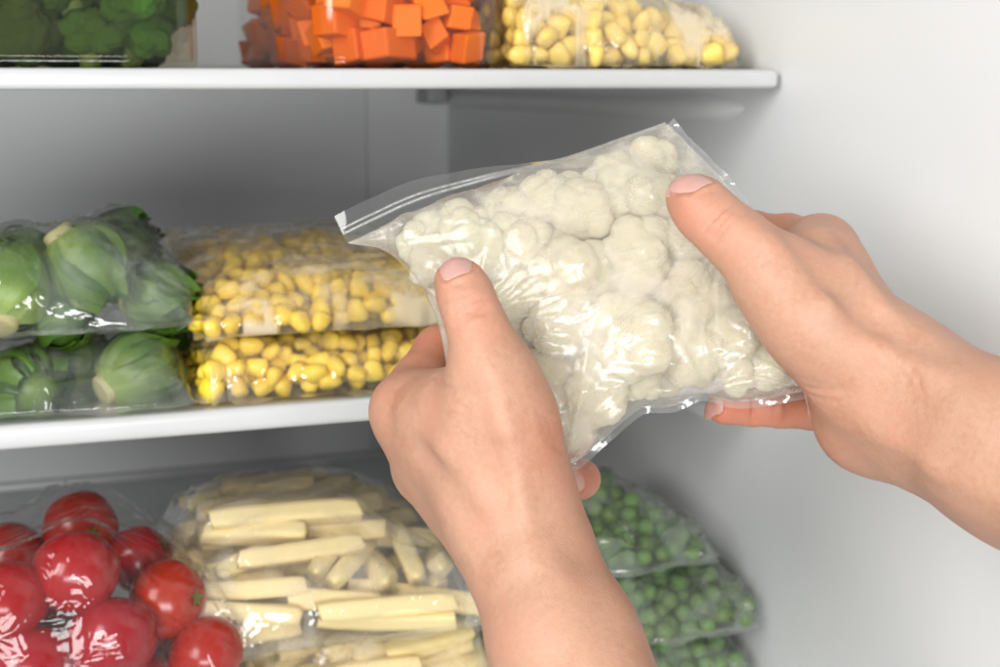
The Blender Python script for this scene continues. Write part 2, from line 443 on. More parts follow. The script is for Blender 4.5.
def make_bag(label, group, O, U, V, W, front, right, back, left, pts, rim=0.0, n=110, m=110, pad=.0007, floor=None, pinch=(), fold=.0008, fold_scale=(60, 60),
             mat='film', seam=.004, seed=0, slack=0.0, name='freezer_bag', cat='plastic bag', ceil=None, dents=(), sag=(.001, .006), seam_sides=('front', 'right', 'back', 'left')):
    O, U, V, W = (np.array(a, float) for a in (O, U, V, W))
    uv = coons(front, right, back, left, n, m)
    rimw = np.full((n, m), float(rim)) if not callable(rim) else rim(uv)
    top_o = obst_height(uv, pts, 1, -1, pad); bot_o = obst_height(uv, pts, -1, -1, pad)
    for (u, v, r, hmax) in dents:
        q = ((uv[..., 0]-u)**2+(uv[..., 1]-v)**2)/r**2
        lim = hmax+.02*np.maximum(0, q-1)
        top_o = np.minimum(top_o, lim)
    sg = sag[0]+(sag[1]-sag[0])*np.clip((noise(uv*24, seed+30)*.65+noise(uv*60, seed+31)*.35-.3)/.4, 0, 1)
    hz = hull_height(uv, rimw, pts, 1); hb = hull_height(uv, -rimw, pts, -1)
    top = membrane(np.maximum(top_o, hz-sg), rimw, (150, 120, 25)); bot = membrane(np.maximum(bot_o, hb-sg), -rimw, (150, 120, 25))
    edge = np.minimum(np.minimum(np.arange(n)[:, None], n-1-np.arange(n)[:, None]), np.minimum(np.arange(m)[None], m-1-np.arange(m)[None]))/8.0
    edge = np.clip(edge, 0, 1)
    g0 = top-np.maximum(top_o, -.5)
    wr = fold*ridged(uv*np.array(fold_scale)+noise(uv*35, seed)[..., None]*1.6, seed+1, 3)+fold*.5*ridged(uv*np.array(fold_scale)*2.3, seed+2, 3)
    wr = wr + slack*noise(uv*28, seed+5)
    for (u, v, amp, L, freq) in pinch:
        d = np.hypot(uv[..., 0]-u, uv[..., 1]-v); a = np.arctan2(uv[..., 1]-v, uv[..., 0]-u)
        rr = ridged(np.stack([a*freq+.6*noise(uv*50, seed+9), d*14], -1), seed+3, 4)
        wr = wr + amp*rr*np.exp(-d/L)*np.clip(d/(.25*L), 0, 1)
    top = top + wr*edge
    bot = bot + .6*wr*edge
    if floor is not None: bot = np.minimum(bot, -floor)
    gap = np.clip((top-np.maximum(top_o, -.5)-pad)/.005, 0, 1); gap[top_o < -.5] = 1
    uv3 = uv*55
    patch = np.clip((noise(uv3, seed+20)*.6+noise(uv3*2.7, seed+21)*.3+noise(uv3*7, seed+22)*.1-.36)/.26, 0, 1)*.85+.15
    gapb = np.clip((bot-np.maximum(bot_o, -.5))/.006, 0, 1); gapb[bot_o < -.5] = 1
    gap = gap*patch; gapb = gapb*patch
    def world(uvw): return O+uvw[..., 0:1]*U+uvw[..., 1:2]*V+uvw[..., 2:3]*W
    T = world(np.dstack([uv, top])).reshape(-1, 3); B = world(np.dstack([uv, -bot])).reshape(-1, 3)
    idx = np.arange(n*m).reshape(n, m); inner = np.zeros((n, m), bool); inner[1:-1, 1:-1] = True
    bmap = idx.copy(); bmap[inner] = n*m+np.arange(inner.sum())
    verts = np.vstack([T, B[inner.ravel()]])
    fa = grid_faces(n, m); fb = bmap.ravel()[grid_faces(n, m, flip=True)]
    root = empty(name, tuple(O)); tag(root, label, cat, group)
    me = mesh_np('film', verts-O, np.vstack([fa, fb]))
    attr(me, 'gap', np.r_[gap.ravel(), gapb.ravel()[inner.ravel()]])
    link('film', me, M[mat], root)
    if seam:
        cen = uv.reshape(-1, 2).mean(0)
        for side in seam_sides:
            e = {'front': uv[:, 0], 'back': uv[:, -1], 'left': uv[0], 'right': uv[-1]}[side]
            rw_ = {'front': rimw[:, 0], 'back': rimw[:, -1], 'left': rimw[0], 'right': rimw[-1]}[side]
            tn = np.gradient(e, axis=0); nr = np.stack([tn[:, 1], -tn[:, 0]], 1); nr /= np.linalg.norm(nr, axis=1, keepdims=True)+1e-9
            if ((e-cen)*nr).sum() < 0: nr = -nr
            k = len(e); q = []
            for j, tt in enumerate((-.15, .3, .7, 1.0)):
                wv = rw_+.0018*tt*(noise(np.stack([np.arange(k)*.12, np.full(k, 3.1+seed)], 1), seed)-.5)*2
                ww = seam*(.7+.6*noise(np.stack([np.arange(k)*.05, np.full(k, 1.7)], 1), seed+4))
                q.append(world(np.column_stack([e+nr*(ww*tt)[:, None], wv])))
            q = np.array(q)
            me = mesh_np('seam', q.reshape(-1, 3)-O, grid_faces(4, k)); link('seam', me, M['seam'], root)
    return root

def deposit(rng, n, shape_fn, bounds, cap, K=14, maxfail=60, fit=.93):
    """drop items (sets of spheres) one after another to the lowest resting place under the cap(u,v)"""
    S = np.zeros((0, 4)); out = []; fails = 0
    while len(out) < n and fails < maxfail:
        best = None
        off, meta = shape_fn(rng)
        for _ in range(K):
            u = rng.uniform(bounds[0], bounds[1]); v = rng.uniform(bounds[2], bounds[3])
            z = 0.0; ok = True
            for (du, dv, dw, r) in off:
                if not (bounds[0]-.002 < u+du < bounds[1]+.002 and bounds[2]-.002 < v+dv < bounds[3]+.002): ok = False; break
                z = max(z, r-dw)
                if len(S):
                    d2 = (S[:, 0]-u-du)**2+(S[:, 1]-v-dv)**2; rs = (S[:, 3]+r)*fit
                    k = d2 < rs**2
                    if k.any(): z = max(z, (S[k, 2]+np.sqrt(rs[k]**2-d2[k])).max()-dw)
            if not ok: continue
            if any(z+dw+r > cap(u+du, v+dv) for (du, dv, dw, r) in off): continue
            if best is None or z < best[2]: best = (u, v, z)
        if best is None: fails += 1; continue
        u, v, z = best
        S = np.vstack([S, [(u+du, v+dv, z+dw, r) for (du, dv, dw, r) in off]])
        out.append((u, v, z, meta))
    return out, S
def dome(b, Hh, e=.02, p=.5, back=None):
    def c(u, v):
        q = min((u-b[0]+.004)/e, (b[1]+.004-u)/e, (v-b[2]+.004)/e, (b[3]+.004-v)/e)
        return Hh*max(0.0, min(1.0, q))**p + .0005
    return c
def rect(b, pad, jit, rng):
    u0, u1, v0, v1 = b[0]-pad, b[1]+pad, b[2]-pad, b[3]+pad
    def line(a, c):
        a, c = np.array(a), np.array(c); P = [a]
        for t in (.25, .5, .75): P.append(a+(c-a)*t+rng.normal(0, jit, 2))
        return P+[c]
    k = pad*1.2
    return (line((u0+k, v0), (u1-k, v0+jit)), line((u1-k, v0+jit), (u1, v1-k)), line((u0, v1), (u1, v1-k)), line((u0+k, v0), (u0, v1)))
X_, Y_, Z_ = np.eye(3)
def rotz(a): return np.array([math.cos(a), math.sin(a), 0]), np.array([-math.sin(a), math.cos(a), 0])
def rand_rot(rng):
    return Euler((rng.uniform(0, 6.28), rng.uniform(0, 6.28), rng.uniform(0, 6.28)))
def merge(name, me_list, mats):   # [(mesh vertices, faces, 4x4)] joined into one mesh
    vs, fs, o = [], [], 0
    for (v, f, mt) in me_list:
        A = np.array(mt); vs.append(v@A[:3, :3].T+A[:3, 3]); fs.append(np.asarray(f)+o); o += len(v)
    return mesh_np(name, np.vstack(vs), np.vstack(fs))

# ---- contents: base shapes
def kernel_shape(seed):
    v, f = ICO[2]; r = np.random.default_rng(seed); v = v.copy()
    p = 3.6
    v /= (np.abs(v)**p).sum(1, keepdims=True)**(1/p)          # squarish
    t = v[:, 2]
    v[:, 0] *= .88+.24*t; v[:, 1] *= (.62+.16*t); v[:, 2] *= 1.05               # wedge, pointed to the cob end
    k = t > .55; v[k, 2] -= .12*(1-(v[k, 0]**2+v[k, 1]**2)).clip(0)   # dimpled crown
    v += (noise(v*2.2+seed, seed)[:, None]-.5)*.12
    return v, f
def pea_shape(seed):
    v, f = ICO[2]; v = v.copy()
    return v*(1+.16*(noise(v*2+seed*3, seed)[:, None]-.5)-.05*np.exp(-((v-np.array([0, 0, 1]))**2).sum(1)*8)[:, None]), f
def floret_shape(seed, sub=4, lobes=13, sub_lobes=90, flat=.82, soft=False):
    r = np.random.default_rng(seed); v, f = ICO[sub]; n = v/np.linalg.norm(v, axis=1, keepdims=True)
    i = np.arange(lobes)+.5; ph = np.arccos(1-1.55*i/lobes); th = np.pi*(1+5**.5)*i
    c = np.stack([np.cos(th)*np.sin(ph), np.sin(th)*np.sin(ph), np.cos(ph)], 1)+r.normal(0, .16, (lobes, 3))
    c = c/np.linalg.norm(c, axis=1, keepdims=True)*(r.uniform(.40, .54, (lobes, 1)) if soft else r.uniform(.50, .68, (lobes, 1))); rad = r.uniform(.42, .55, lobes) if soft else r.uniform(.33, .46, lobes)
    R = np.full(len(n), .52)
    for cc, ra in zip(c, rad):
        b = n@cc; disc = ra*ra-cc@cc+b*b; k = disc > 0
        R[k] = np.maximum(R[k], b[k]+np.sqrt(disc[k]))
    j = np.arange(sub_lobes)+.5; ph = np.arccos(1-2*j/sub_lobes); th = np.pi*(1+5**.5)*j
    s2 = np.stack([np.cos(th)*np.sin(ph), np.sin(th)*np.sin(ph), np.cos(ph)], 1)+r.normal(0, .06, (sub_lobes, 3))
    dm = (2-2*(n@(s2/np.linalg.norm(s2, axis=1, keepdims=True)).T)).min(1)
    if soft:
        j = np.arange(300)+.5; ph = np.arccos(1-2*j/300); th = np.pi*(1+5**.5)*j
        s3 = np.stack([np.cos(th)*np.sin(ph), np.sin(th)*np.sin(ph), np.cos(ph)], 1)+r.normal(0, .035, (300, 3)); s3 /= np.linalg.norm(s3, axis=1, keepdims=True)
        R = R+.030*np.exp(-(2-2*(n@s3.T)).min(1)*190)*np.clip(n[:, 2]+.6, 0, 1)
    R = R+(.035*np.exp(-dm*45) if soft else .085*np.exp(-dm*(60 if sub_lobes < 300 else 230)))-.02+.05*(noise(n*7+seed, seed)-.5)
    P = n*R[:, None]; P[:, 2] *= flat
    low = P[:, 2] < -.30
    P[low, :2] *= .75
    return P, f
def carrot_shape(seed):
    r = np.random.default_rng(seed)
    me = box_mesh('t', (1, 1, 1), .085, 2); v = np.array([p.co[:] for p in me.vertices]); f = [list(p.vertices) for p in me.polygons]
    sk = np.eye(3)+r.normal(0, .12, (3, 3)); return v@sk.T, f
def fry_shape(seed):
    r = np.random.default_rng(seed); nx, k = 9, 16; v = []; bend = r.uniform(-.03, .03); tw = r.uniform(-.5, .5); cut0, cut1 = r.uniform(-.35, .35, 2)
    for i in range(nx):
        t = -1+2*i/(nx-1); s = 1.0 if 0 < i < nx-1 else .86
        s *= 1+.10*(noise(np.array([[i*.6, seed*3.3]]), seed)[0]-.5)
        for j in range(k):
            a = 2*math.pi*j/k; c, d = math.cos(a), math.sin(a); q = (abs(c)**16+abs(d)**16)**(-1/16)
            y, z = c*q*s, d*q*s; ca, sa = math.cos(tw*t*.4), math.sin(tw*t*.4)
            y, z = y*ca-z*sa, y*sa+z*ca
            e = (cut0 if t < 0 else cut1)*z*abs(t)**6
            v.append((t+e*.12, y, z+bend*10*(1-t*t)))
    v = np.array(v); f = []
    for i in range(nx-1):
        for j in range(k): f.append((i*k+j, i*k+(j+1) % k, (i+1)*k+(j+1) % k, (i+1)*k+j))
    f.append(tuple(range(k))[::-1]); f.append(tuple(range((nx-1)*k, nx*k)))
    return v, f

def sprout_leaf_mesh(seed):
    r = np.random.default_rng(seed); n, m = 15, 15; v = []; vein = []
    W0 = r.uniform(.95, 1.25); top = r.uniform(2.1, 2.7)
    for i in range(n):
        t = i/(n-1); th = math.pi-(.28+t*top)
        wid = W0*math.sin(min(1, t*1.08+.12)*math.pi*.86)**.6
        for j in range(m):
            s = -1+2*j/(m-1); az = s*wid
            rad = 1+.05*t+.22*abs(s)**3*t+.05*math.sin(s*8+seed)*t+.04*math.sin(s*17+t*9+seed*2)*t+.10*max(0, t-.7)
            d = (math.sin(th)*math.cos(az), math.sin(th)*math.sin(az), math.cos(th))
            side = abs(((t*5+abs(s)*2.2) % 1)-.5)
            ve = max(math.exp(-(s/.09)**2)*(1-.6*t), .55*math.exp(-(side/.09)**2)*(1-abs(s))*(1-.3*t))
            rad += .018*ve
            v.append((d[0]*rad, d[1]*rad, d[2]*rad)); vein.append(min(1, ve*.30+.75*max(0, 1-t*2.2)))
    me = mesh_np('leaf', v, grid_faces(n, m)); attr(me, 'vein', vein)
    so = None
    return me
LEAVES = [sprout_leaf_mesh(s) for s in range(5)]
_sv, _sf = ICO[3]
SPHEAD = mesh_np('head', _sv*.97, _sf); attr(SPHEAD, 'vein', .12*noise(_sv*4, 3))
def stem_shape():
    v = []; k = 14
    for (z, rr) in ((-.80, .52), (-.98, .46), (-1.12, .43), (-1.16, .38), (-1.13, .18)):
        for j in range(k):
            a = 2*math.pi*j/k; q = rr*(1+.06*math.sin(3*a+z*9)); v.append((q*math.cos(a), q*math.sin(a), z))
    f = [(i*k+j, i*k+(j+1) % k, (i+1)*k+(j+1) % k, (i+1)*k+j) for i in range(4) for j in range(k)]
    f.append(tuple(range(4*k, 5*k))); return mesh_np('stem', v, f)
SPSTEM = stem_shape()
def sprout(label, group, loc, r, rot, seed):
    rng = random.Random(seed)
    o = empty('brussels_sprout', loc); tag(o, label, 'brussels sprout', group)
    o.rotation_euler = rot; o.scale = (r, r, r*1.04)
    link('head', SPHEAD, M['leaf'], o)
    for k in range(7):
        l = link('leaf', LEAVES[(seed+k) % 5], M['leaf'], o)
        l.rotation_euler = (rng.uniform(-.1, .1), rng.uniform(-.1, .1), k*2.4+rng.uniform(-.3, .3))
        s = 1.0+.018*k; l.scale = (s, s, s*rng.uniform(.94, 1.03))
    link('stem', SPSTEM, M['sprout_stem'], o)
    return o

def fill_spheres(kind, mat, label, cat, group, O, U, V, W, S, rscale, shapes, rng, n_single, key, stuff_name, stuff_label, parent_bag=None):
    """single things for those that show largest, the rest as one mass"""
    R3 = np.column_stack([U, V, W])
    order = sorted(range(len(S)), key=lambda i: key(S[i]))
    single = set(order[:n_single])
    meshes = []
    for k, (v, f) in enumerate(shapes): meshes.append(mesh_np(kind, v, f))
    rest = []; cloud = []
    for i, (u, v, w, r) in enumerate(S):
        p = O+R3@np.array([u, v, w]); e = rand_rot(rng); s = r*rscale*rng.uniform(.92, 1.06)
        A = np.array(e.to_matrix())*s; cloud.append((shapes[i % len(shapes)][0]@A.T)@R3+np.array([u, v, w]))
        if i in single:
            o = link(kind, meshes[i % len(meshes)], M[mat], None, tuple(p), e, (s, s, s)); tag(o, label, cat, group)
        else:
            vv, ff = shapes[i % len(shapes)]
            rest.append((vv, ff, np.array(Matrix.LocRotScale(Vector(p-O), e, (s, s, s)))))
    if rest:
        o = link(stuff_name, merge(stuff_name, rest, None), M[mat], None, tuple(O)); tag(o, stuff_label, cat, None, 'stuff')
    return np.vstack(cloud)
def obj_points(o, O, U, V, W):
    """surface points of an object in a bag's own frame"""
    n = len(o.data.vertices); c = np.empty(n*3, np.float32); o.data.vertices.foreach_get('co', c)
    A = np.array(Matrix.LocRotScale(o.location, o.rotation_euler, o.scale)); p = c.reshape(-1, 3)@A[:3, :3].T+A[:3, 3]-np.array(O)
    return np.column_stack([p@U, p@V, p@W])
def ball_points(S):
    v = ICO[3][0]; return np.vstack([v*r[None]+np.array(c)[None] for c, r in ((s[:3], np.array(s[3:6])) for s in S)])
KERN = [kernel_shape(s) for s in range(6)]; PEA = [pea_shape(s) for s in range(3)]

# ------------------------------------------------------------------ middle shelf: corn
def corn_bag(O, b, Hh, n, seed, label, where, single, mat='corn', film='film', rot=0.0, r=(.0045, .0056), extra=None, fold=.0008, slack=0, rimw=.001, pinch=(), key=None, pad=.005, sag=(.0005, .0035)):
    rng = np.random.default_rng(seed); pr = random.Random(seed)
    U, V = rotz(rot)
    cap = dome(b, Hh, .016, .5) if extra is None else extra
    out, S = deposit(rng, n, lambda g: ([(0, 0, 0, g.uniform(*r))], None), b, cap, 10, 40, .84)
    key = key or (lambda s: s[1]-1.2*s[2])
    pts = fill_spheres('corn_kernel', mat, 'yellow corn kernel in '+where, 'corn kernel', 'corn kernels in '+where, np.array(O), U, V, Z_, S, 1.10, KERN, pr, single, key, 'corn_kernels', 'mass of yellow corn kernels deep inside '+where)
    F, R_, B, L = rect(b, pad, .0015, rng)
    make_bag(label, 'freezer bags of corn', O, U, V, Z_, F, R_, B, L, pts, rim=rimw, floor=.0003, mat=film, seed=seed, fold=fold, slack=slack, pinch=pinch, seam=.004, fold_scale=(70, 30), sag=sag)
corn_bag((.137, .700, ZM+.0012), (-.062, .066, -.069, .07), .0275, 1250, 11, 'clear bag of corn lying flat on the middle shelf, lower of two', 'the lower corn bag on the middle shelf', 100, fold=.0006)
bU = (-.060, .078, -.066, .085)
def capU(u, v):
    q = min((u-bU[0]+.004)/.022, (bU[1]+.004-u)/.03, (v-bU[2]+.004)/.03, (bU[3]+.004-v)/.03)
    return (.027+.10*max(0, v+.045))*max(0, min(1, q))**.5*(1-.25*max(0, (u-.02)/.06))
corn_bag((.134, .702, ZM+.0305), bU, .03, 1400, 12, 'milky bag of corn lying on top of another corn bag', 'the upper corn bag on the middle shelf', 100, film='film_milky', extra=capU, fold=.0010, slack=.002, rimw=(lambda q: .001+.034*np.clip((q[..., 1]+.045)/.12, 0, 1)), pinch=((-.06, -.066, .002, .03, 5), (.078, -.03, .003, .04, 5)))

# ------------------------------------------------------------------ middle shelf: brussels sprouts
def sprout_bag(O, b, items, label, seed, where, film='film', rim=.004, pinch=(), pad=.007, outline=None):
    rng = np.random.default_rng(seed); O = np.array(O); L = []
    for k, (px, py, Y, r, rot, lab) in enumerate(items):
        p = on_y(px, py, Y); q = p-O
        sprout(lab, 'brussels sprouts in '+where, tuple(p), r, rot, seed*10+k)
        L.append((q[0], q[1], q[2], r*1.12, r*1.12, r*1.14))
    sides = outline or rect(b, pad, .002, rng)
    make_bag(label, 'freezer bags of brussels sprouts', O, X_, Y_, Z_, *sides, ball_points(L), rim=rim, floor=.0004, mat=film, seed=seed, fold=.0016, slack=.002, pinch=pinch, seam=.006, fold_scale=(30, 60), sag=(.0005, .008))
sprout_bag((.01, .69, ZM+.0012), (-.085, .060, -.064, .07), [
    (136, 372, .655, .0165, (1.2, .3, 1.9), 'bright green sprout at the right front of the lower sprout bag'),
    (28, 385, .655, .0165, (1.7, .2, .4), 'dark green sprout at the front left of the lower sprout bag'),
    (75, 365, .700, .016, (.4, .5, 2.4), 'sprout lying deep in the middle of the lower sprout bag'),
    (-70, 388, .660, .017, (.9, 2.0, .4), 'sprout at the far left end of the lower sprout bag'),
    (160, 352, .715, .015, (2.0, .4, .4), 'sprout at the rear right of the lower sprout bag')],
    'clear bag of brussels sprouts lying on the middle shelf, lower of two', 21, 'the lower sprout bag', 'film_grey', .003,
    pinch=((.072, -.05, .003, .03, 6), (-.02, -.066, .003, .03, 6)))
sprout_bag((.01, .70, ZM+.036), (-.085, .062, -.062, .075), [
    (86, 268, .660, .0180, (2.5, .3, 1.4), 'large sprout in the middle of the upper sprout bag'),
    (8, 290, .650, .0170, (.7, .4, 2.4), 'dark sprout at the left front of the upper sprout bag'),
    (160, 300, .662, .0150, (1.35, 1.1, .9), 'sprout with cut brown stem end showing beside the corn bag'),
    (120, 250, .70, .016, (.8, .9, .3), 'sprout behind the large sprout in the upper sprout bag'),
    (20, 262, .715, .016, (.8, 2.2, .3), 'sprout at the rear left of the upper sprout bag'),
    (-60, 300, .66, .017, (.3, .4, .3), 'sprout at the far left end of the upper sprout bag'),
    (62, 322, .652, .0115, (1.5, .4, .7), 'small sprout low at the front of the upper sprout bag')],
    'clear bulging bag of brussels sprouts lying on another sprout bag', 22, 'the upper sprout bag', 'film_grey', .003,
    pinch=((.070, -.055, .004, .04, 6), (.0, -.066, .004, .05, 7), (-.05, -.04, .003, .03, 6)))

# ------------------------------------------------------------------ lower shelf: tomatoes
def tomato_mesh(seed):
    v, f = ICO[4]; a = np.arctan2(v[:, 1], v[:, 0]); h = np.abs(v[:, 2])
    R = 1+.025*np.cos(5*a+seed)*(1-h)+.03*(noise(v*1.5+seed, seed)-.5)-.10*np.exp(-((v-np.array([0, 0, 1]))**2).sum(1)*14)
    P = v*R[:, None]; P[:, 2] *= .93; return mesh_np('tomato', P, f)
TOM = [tomato_mesh(s) for s in range(3)]
def scar():
    v = [(0, 0, .86)]; k = 10
    for j in range(k):
        a = 2*math.pi*j/k; rr = .30 if j % 2 == 0 else .09; v.append((rr*math.cos(a), rr*math.sin(a), .875+.05*(j % 2 == 0)))
    return mesh_np('calyx', v, [(0, 1+j, 1+(j+1) % k) for j in range(k)])
CALYX = scar()
tO = np.array([.035, .66, ZL+.001]); tl = []
toms = [(76, 572, .628, .0195, (3.6, .2, .3), 'red tomato highest at the front of the tomato bag'),
        (6, 604, .622, .0195, (.5, 2.5, .3), 'red tomato at the left edge of the photo'),
        (112, 640, .618, .0205, (2.2, .2, .3), 'red tomato at the bottom centre of the tomato bag'),
        (168, 600, .640, .019, (1.0, 1.2, .3), 'red tomato at the right rear of the tomato bag beside potato sticks'),
        (206, 655, .625, .0185, (.5, 2.2, .3), 'red tomato at the lower right corner of the tomato bag'),
        (30, 664, .615, .019, (.5, .2, 2.3), 'red tomato low at the left front of the tomato bag'),
        (80, 528, .690, .0185, (1.5, .2, .3), 'dark red tomato at the top rear of the tomato bag'),
        (140, 560, .680, .017, (.5, .9, .3), 'red tomato behind the others on the right of the tomato bag'),
        (-60, 640, .63, .019, (.2, .9, .3), 'red tomato at the far left end of the tomato bag'),
        (10, 560, .69, .019, (.2, 1.9, .3), 'red tomato at the rear left of the tomato bag'),
        (150, 690, .64, .0195, (.2, .9, .3), 'red tomato at the bottom right of the tomato bag'),
        (60, 705, .635, .0195, (.2, 1.9, .9), 'red tomato at the bottom left of the tomato bag'),
        (52, 628, .668, .0190, (2.6, .4, .9), 'red tomato deep in the middle of the tomato bag'),
        (150, 640, .672, .0185, (2.6, .9, .2), 'red tomato deep behind the lower right tomatoes')]
for k, (px, py, Y, r, rot, lab) in enumerate(toms):
    p = on_y(px, py, Y)
    o = link('tomato', TOM[k % 3], M['tomato'], None, tuple(p), rot, (r, r, r)); tag(o, lab, 'tomato', 'tomatoes in the bag')
    link('calyx', CALYX, M['stem_green'], o)
    q = p-tO; tl.append((q[0], q[1], q[2], r, r, r))
rng = np.random.default_rng(5)
make_bag('clear crinkled bag of red tomatoes on the lowest shelf', None, tO, X_, Y_, Z_,
         *rect((-.10, .060, -.066, .075), .007, .002, rng), ball_points(tl), rim=(lambda q: .012+.080*np.clip((q[..., 1]+.03)/.11, 0, 1)**1.3), floor=.0004, mat='film_clear', seed=31, fold=.0020, slack=.002, seam=.005, fold_scale=(25, 60), sag=(.0005, .008),
         pinch=((.065, -.05, .006, .06, 7), (-.02, .06, .005, .06, 7), (-.09, -.02, .005, .05, 7)), n=140, m=140)

# ------------------------------------------------------------------ lower shelf: potato sticks
FRY = [fry_shape(s) for s in range(6)]
FRYM = [mesh_np('potato_stick', v, f) for v, f in FRY]
def fries_bag(O, b, cap, n, seed, label, where, film, rim, rot=0, pinch=(), ang=.45):
    rng = np.random.default_rng(seed); O = np.array(O); U, V = rotz(rot)
    def sh(g):
        a = g.normal(0, ang) if g.random() < .7 else g.uniform(-1.6, 1.6)
        L = g.uniform(.022, .038); th = g.uniform(.0045, .0057); tilt = g.normal(0, .10)
        return [(t*L*math.cos(a), t*L*math.sin(a), t*L*math.sin(tilt), th*1.05) for t in np.linspace(-.9, .9, 7)], (a, L, th, tilt)
    out, S = deposit(rng, n, sh, b, cap, 30, 80, .74)
    R3 = np.column_stack([U, V, Z_]); pts = []
    for i, (u, v, w, (a, L, th, tilt)) in enumerate(out):
        p = O+R3@np.array([u, v, w])
        o = link('potato_stick', FRYM[i % 6], M['potato'], None, tuple(p), (rng.uniform(-.8, .8), -tilt, a+rot), (L, th, th))
        tag(o, 'pale raw potato stick in '+where, 'potato stick', 'potato sticks in '+where)
        q = obj_points(o, O, U, V, Z_).reshape(9, 16, 3); pts.append(np.concatenate([q+(np.roll(q, -1, 1)-q)*t for t in (0, .5)]).reshape(-1, 3)); e = pts[-1].reshape(18, 16, 3)
        pts += [(e[:8]+(e[1:9]-e[:8])*t).reshape(-1, 3) for t in np.linspace(0, 1, 9)[1:-1]]
    make_bag(label, 'freezer bags of potato sticks', O, U, V, Z_, *rect(b, .006, .002, rng), np.vstack(pts), rim=rim, floor=.0004, mat=film, seed=seed, fold=.0012, slack=.002, seam=.005, pinch=pinch, fold_scale=(30, 60), n=120, sag=(.0005, .005))
bF = (-.064, .072, -.062, .075)
fries_bag((.148, .690, ZL+.0012), bF, dome(bF, .064, .02, .5), 190, 41, 'bag of raw potato sticks on the lowest shelf, under another such bag', 'the lower bag of potato sticks', 'film_milky', .002, ang=.3)
fries_bag((.130, .692, H-.2705), (-.076, .082, -.064, .075), (lambda u, v: .060*max(0, min(1, (u+.080)/.030, (.086-u)/.055, (v+.068)/.045, (.079-v)/.03))**.55+.001), 230, 42,
          'plump bag of raw potato sticks on top of another, beside the tomatoes', 'the upper bag of potato sticks', 'film', .002, ang=.35,
          pinch=((-.07, -.04, .004, .05, 6), (.07, -.05, .003, .04, 6)))

# ------------------------------------------------------------------ lower shelf: peas
def pea_bag(O, b, cap, n, seed, label, where, film, single, rot=0, rim=.002, pinch=()):
    rng = np.random.default_rng(seed); pr = random.Random(seed); O = np.array(O); U, V = rotz(rot)
    out, S = deposit(rng, n, lambda g: ([(0, 0, 0, g.uniform(.0044, .0053))], None), b, cap, 10, 40)
    pts = fill_spheres('pea', 'pea', 'round green pea in '+where, 'pea', 'peas in '+where, O, U, V, Z_, S, 1.0, PEA, pr, single, lambda s: s[1]-s[2]-.3*s[0], 'peas', 'mass of green peas deep inside '+where)
    make_bag(label, 'freezer bags of peas', O, U, V, Z_, *rect(b, .006, .002, rng), pts, rim=rim, floor=.0004, mat=film, seed=seed, fold=.0016, slack=.002, seam=.005, pinch=pinch, fold_scale=(50, 50), n=100, m=100)
bP = (-.055, .052, -.055, .06)
pea_bag((.304, .672, ZL+.0012), bP, dome(bP, .046, .02), 640, 51, 'bag of green peas on the lowest shelf, bottom of its stack of three', 'the bottom pea bag', 'film_pea', 70)
pea_bag((.304, .672, H-.2875), bP, dome(bP, .031, .025), 420, 52, 'bag of green peas in the middle of the stack of three', 'the middle pea bag', 'film_pea', 120, rim=.004, pinch=((.055, -.05, .003, .03, 6),))
bP3 = (-.055, .040, -.05, .06)
pea_bag((.298, .680, H-.2535), bP3, dome(bP3, .038, .045, .8), 340, 53, 'slack bag of green peas on top of the stack beside the right wall', 'the top pea bag', 'film_pea', 90, rim=.004, pinch=((.0, -.055, .008, .05, 3), (.04, -.04, .005, .04, 5)))

# ------------------------------------------------------------------ upper shelf: containers
def container(x0, x1, y0, y1, z0, z1, label, mat, cr=.014, th=.0018):
    r = empty('food_container', ((x0+x1)/2, (y0+y1)/2, z0)); tag(r, label, 'container', 'food containers on the upper shelf')
    def ring(off, z):
        P = []; c = cr-off
        for (cx, cy, a0) in ((x1-cr, y1-cr, 0), (x0+cr, y1-cr, 90), (x0+cr, y0+cr, 180), (x1-cr, y0+cr, 270)):
            for k in range(8):
                a = math.radians(a0+90*k/7); P.append((cx+c*math.cos(a), cy+c*math.sin(a), z))
        return P
    prof = [(.0022, z0), (.0010, z0+.0003), (.0003, z0+.0010), (0, z0+.0020), (0, z0+.0026), (0, z0+.010), (0, z1-.002), (0, z1), (th, z1), (th, z1-.002), (th, z0+.010), (th, z0+.0046), (th, z0+.0040), (.0005+th, z0+.0028), (.0030+th, z0+.0022)]
    v = [p for (o, z) in prof for p in ring(o, z)]; k = 32
    f = [(i*k+j, i*k+(j+1) % k, (i+1)*k+(j+1) % k, (i+1)*k+j) for i in range(len(prof)-1) for j in range(k)]
    f.append(tuple(range(k))[::-1]); f.append(tuple(range((len(prof)-1)*k, len(prof)*k)))
    loc = np.array(r.location)
    me = mesh_np('tub', np.array(v)-loc, f); attr(me, 'gap', np.zeros(len(me.vertices))); link('tub', me, M[mat], r)
    lid = []
    for (o, z) in ((-.003, z1-.003), (-.003, z1+.004), (-.001, z1+.006), (.012, z1+.006)): lid += ring(o, z)
    f = [(i*k+j, i*k+(j+1) % k, (i+1)*k+(j+1) % k, (i+1)*k+j) for i in range(3) for j in range(k)]; f.append(tuple(range(3*k, 4*k)))
    link('lid', mesh_np('lid', np.array(lid)-loc, f), M['panel'], r)
container(-.115, .079, .634, .80, ZU+.0006, ZU+.082, 'clear container of broccoli at the left end of the upper shelf', 'glass_brown')
container(.130, .2225, .634, .88, ZU+.0006, ZU+.075, 'clear container of orange carrot cubes in the middle of the upper shelf', 'glass')

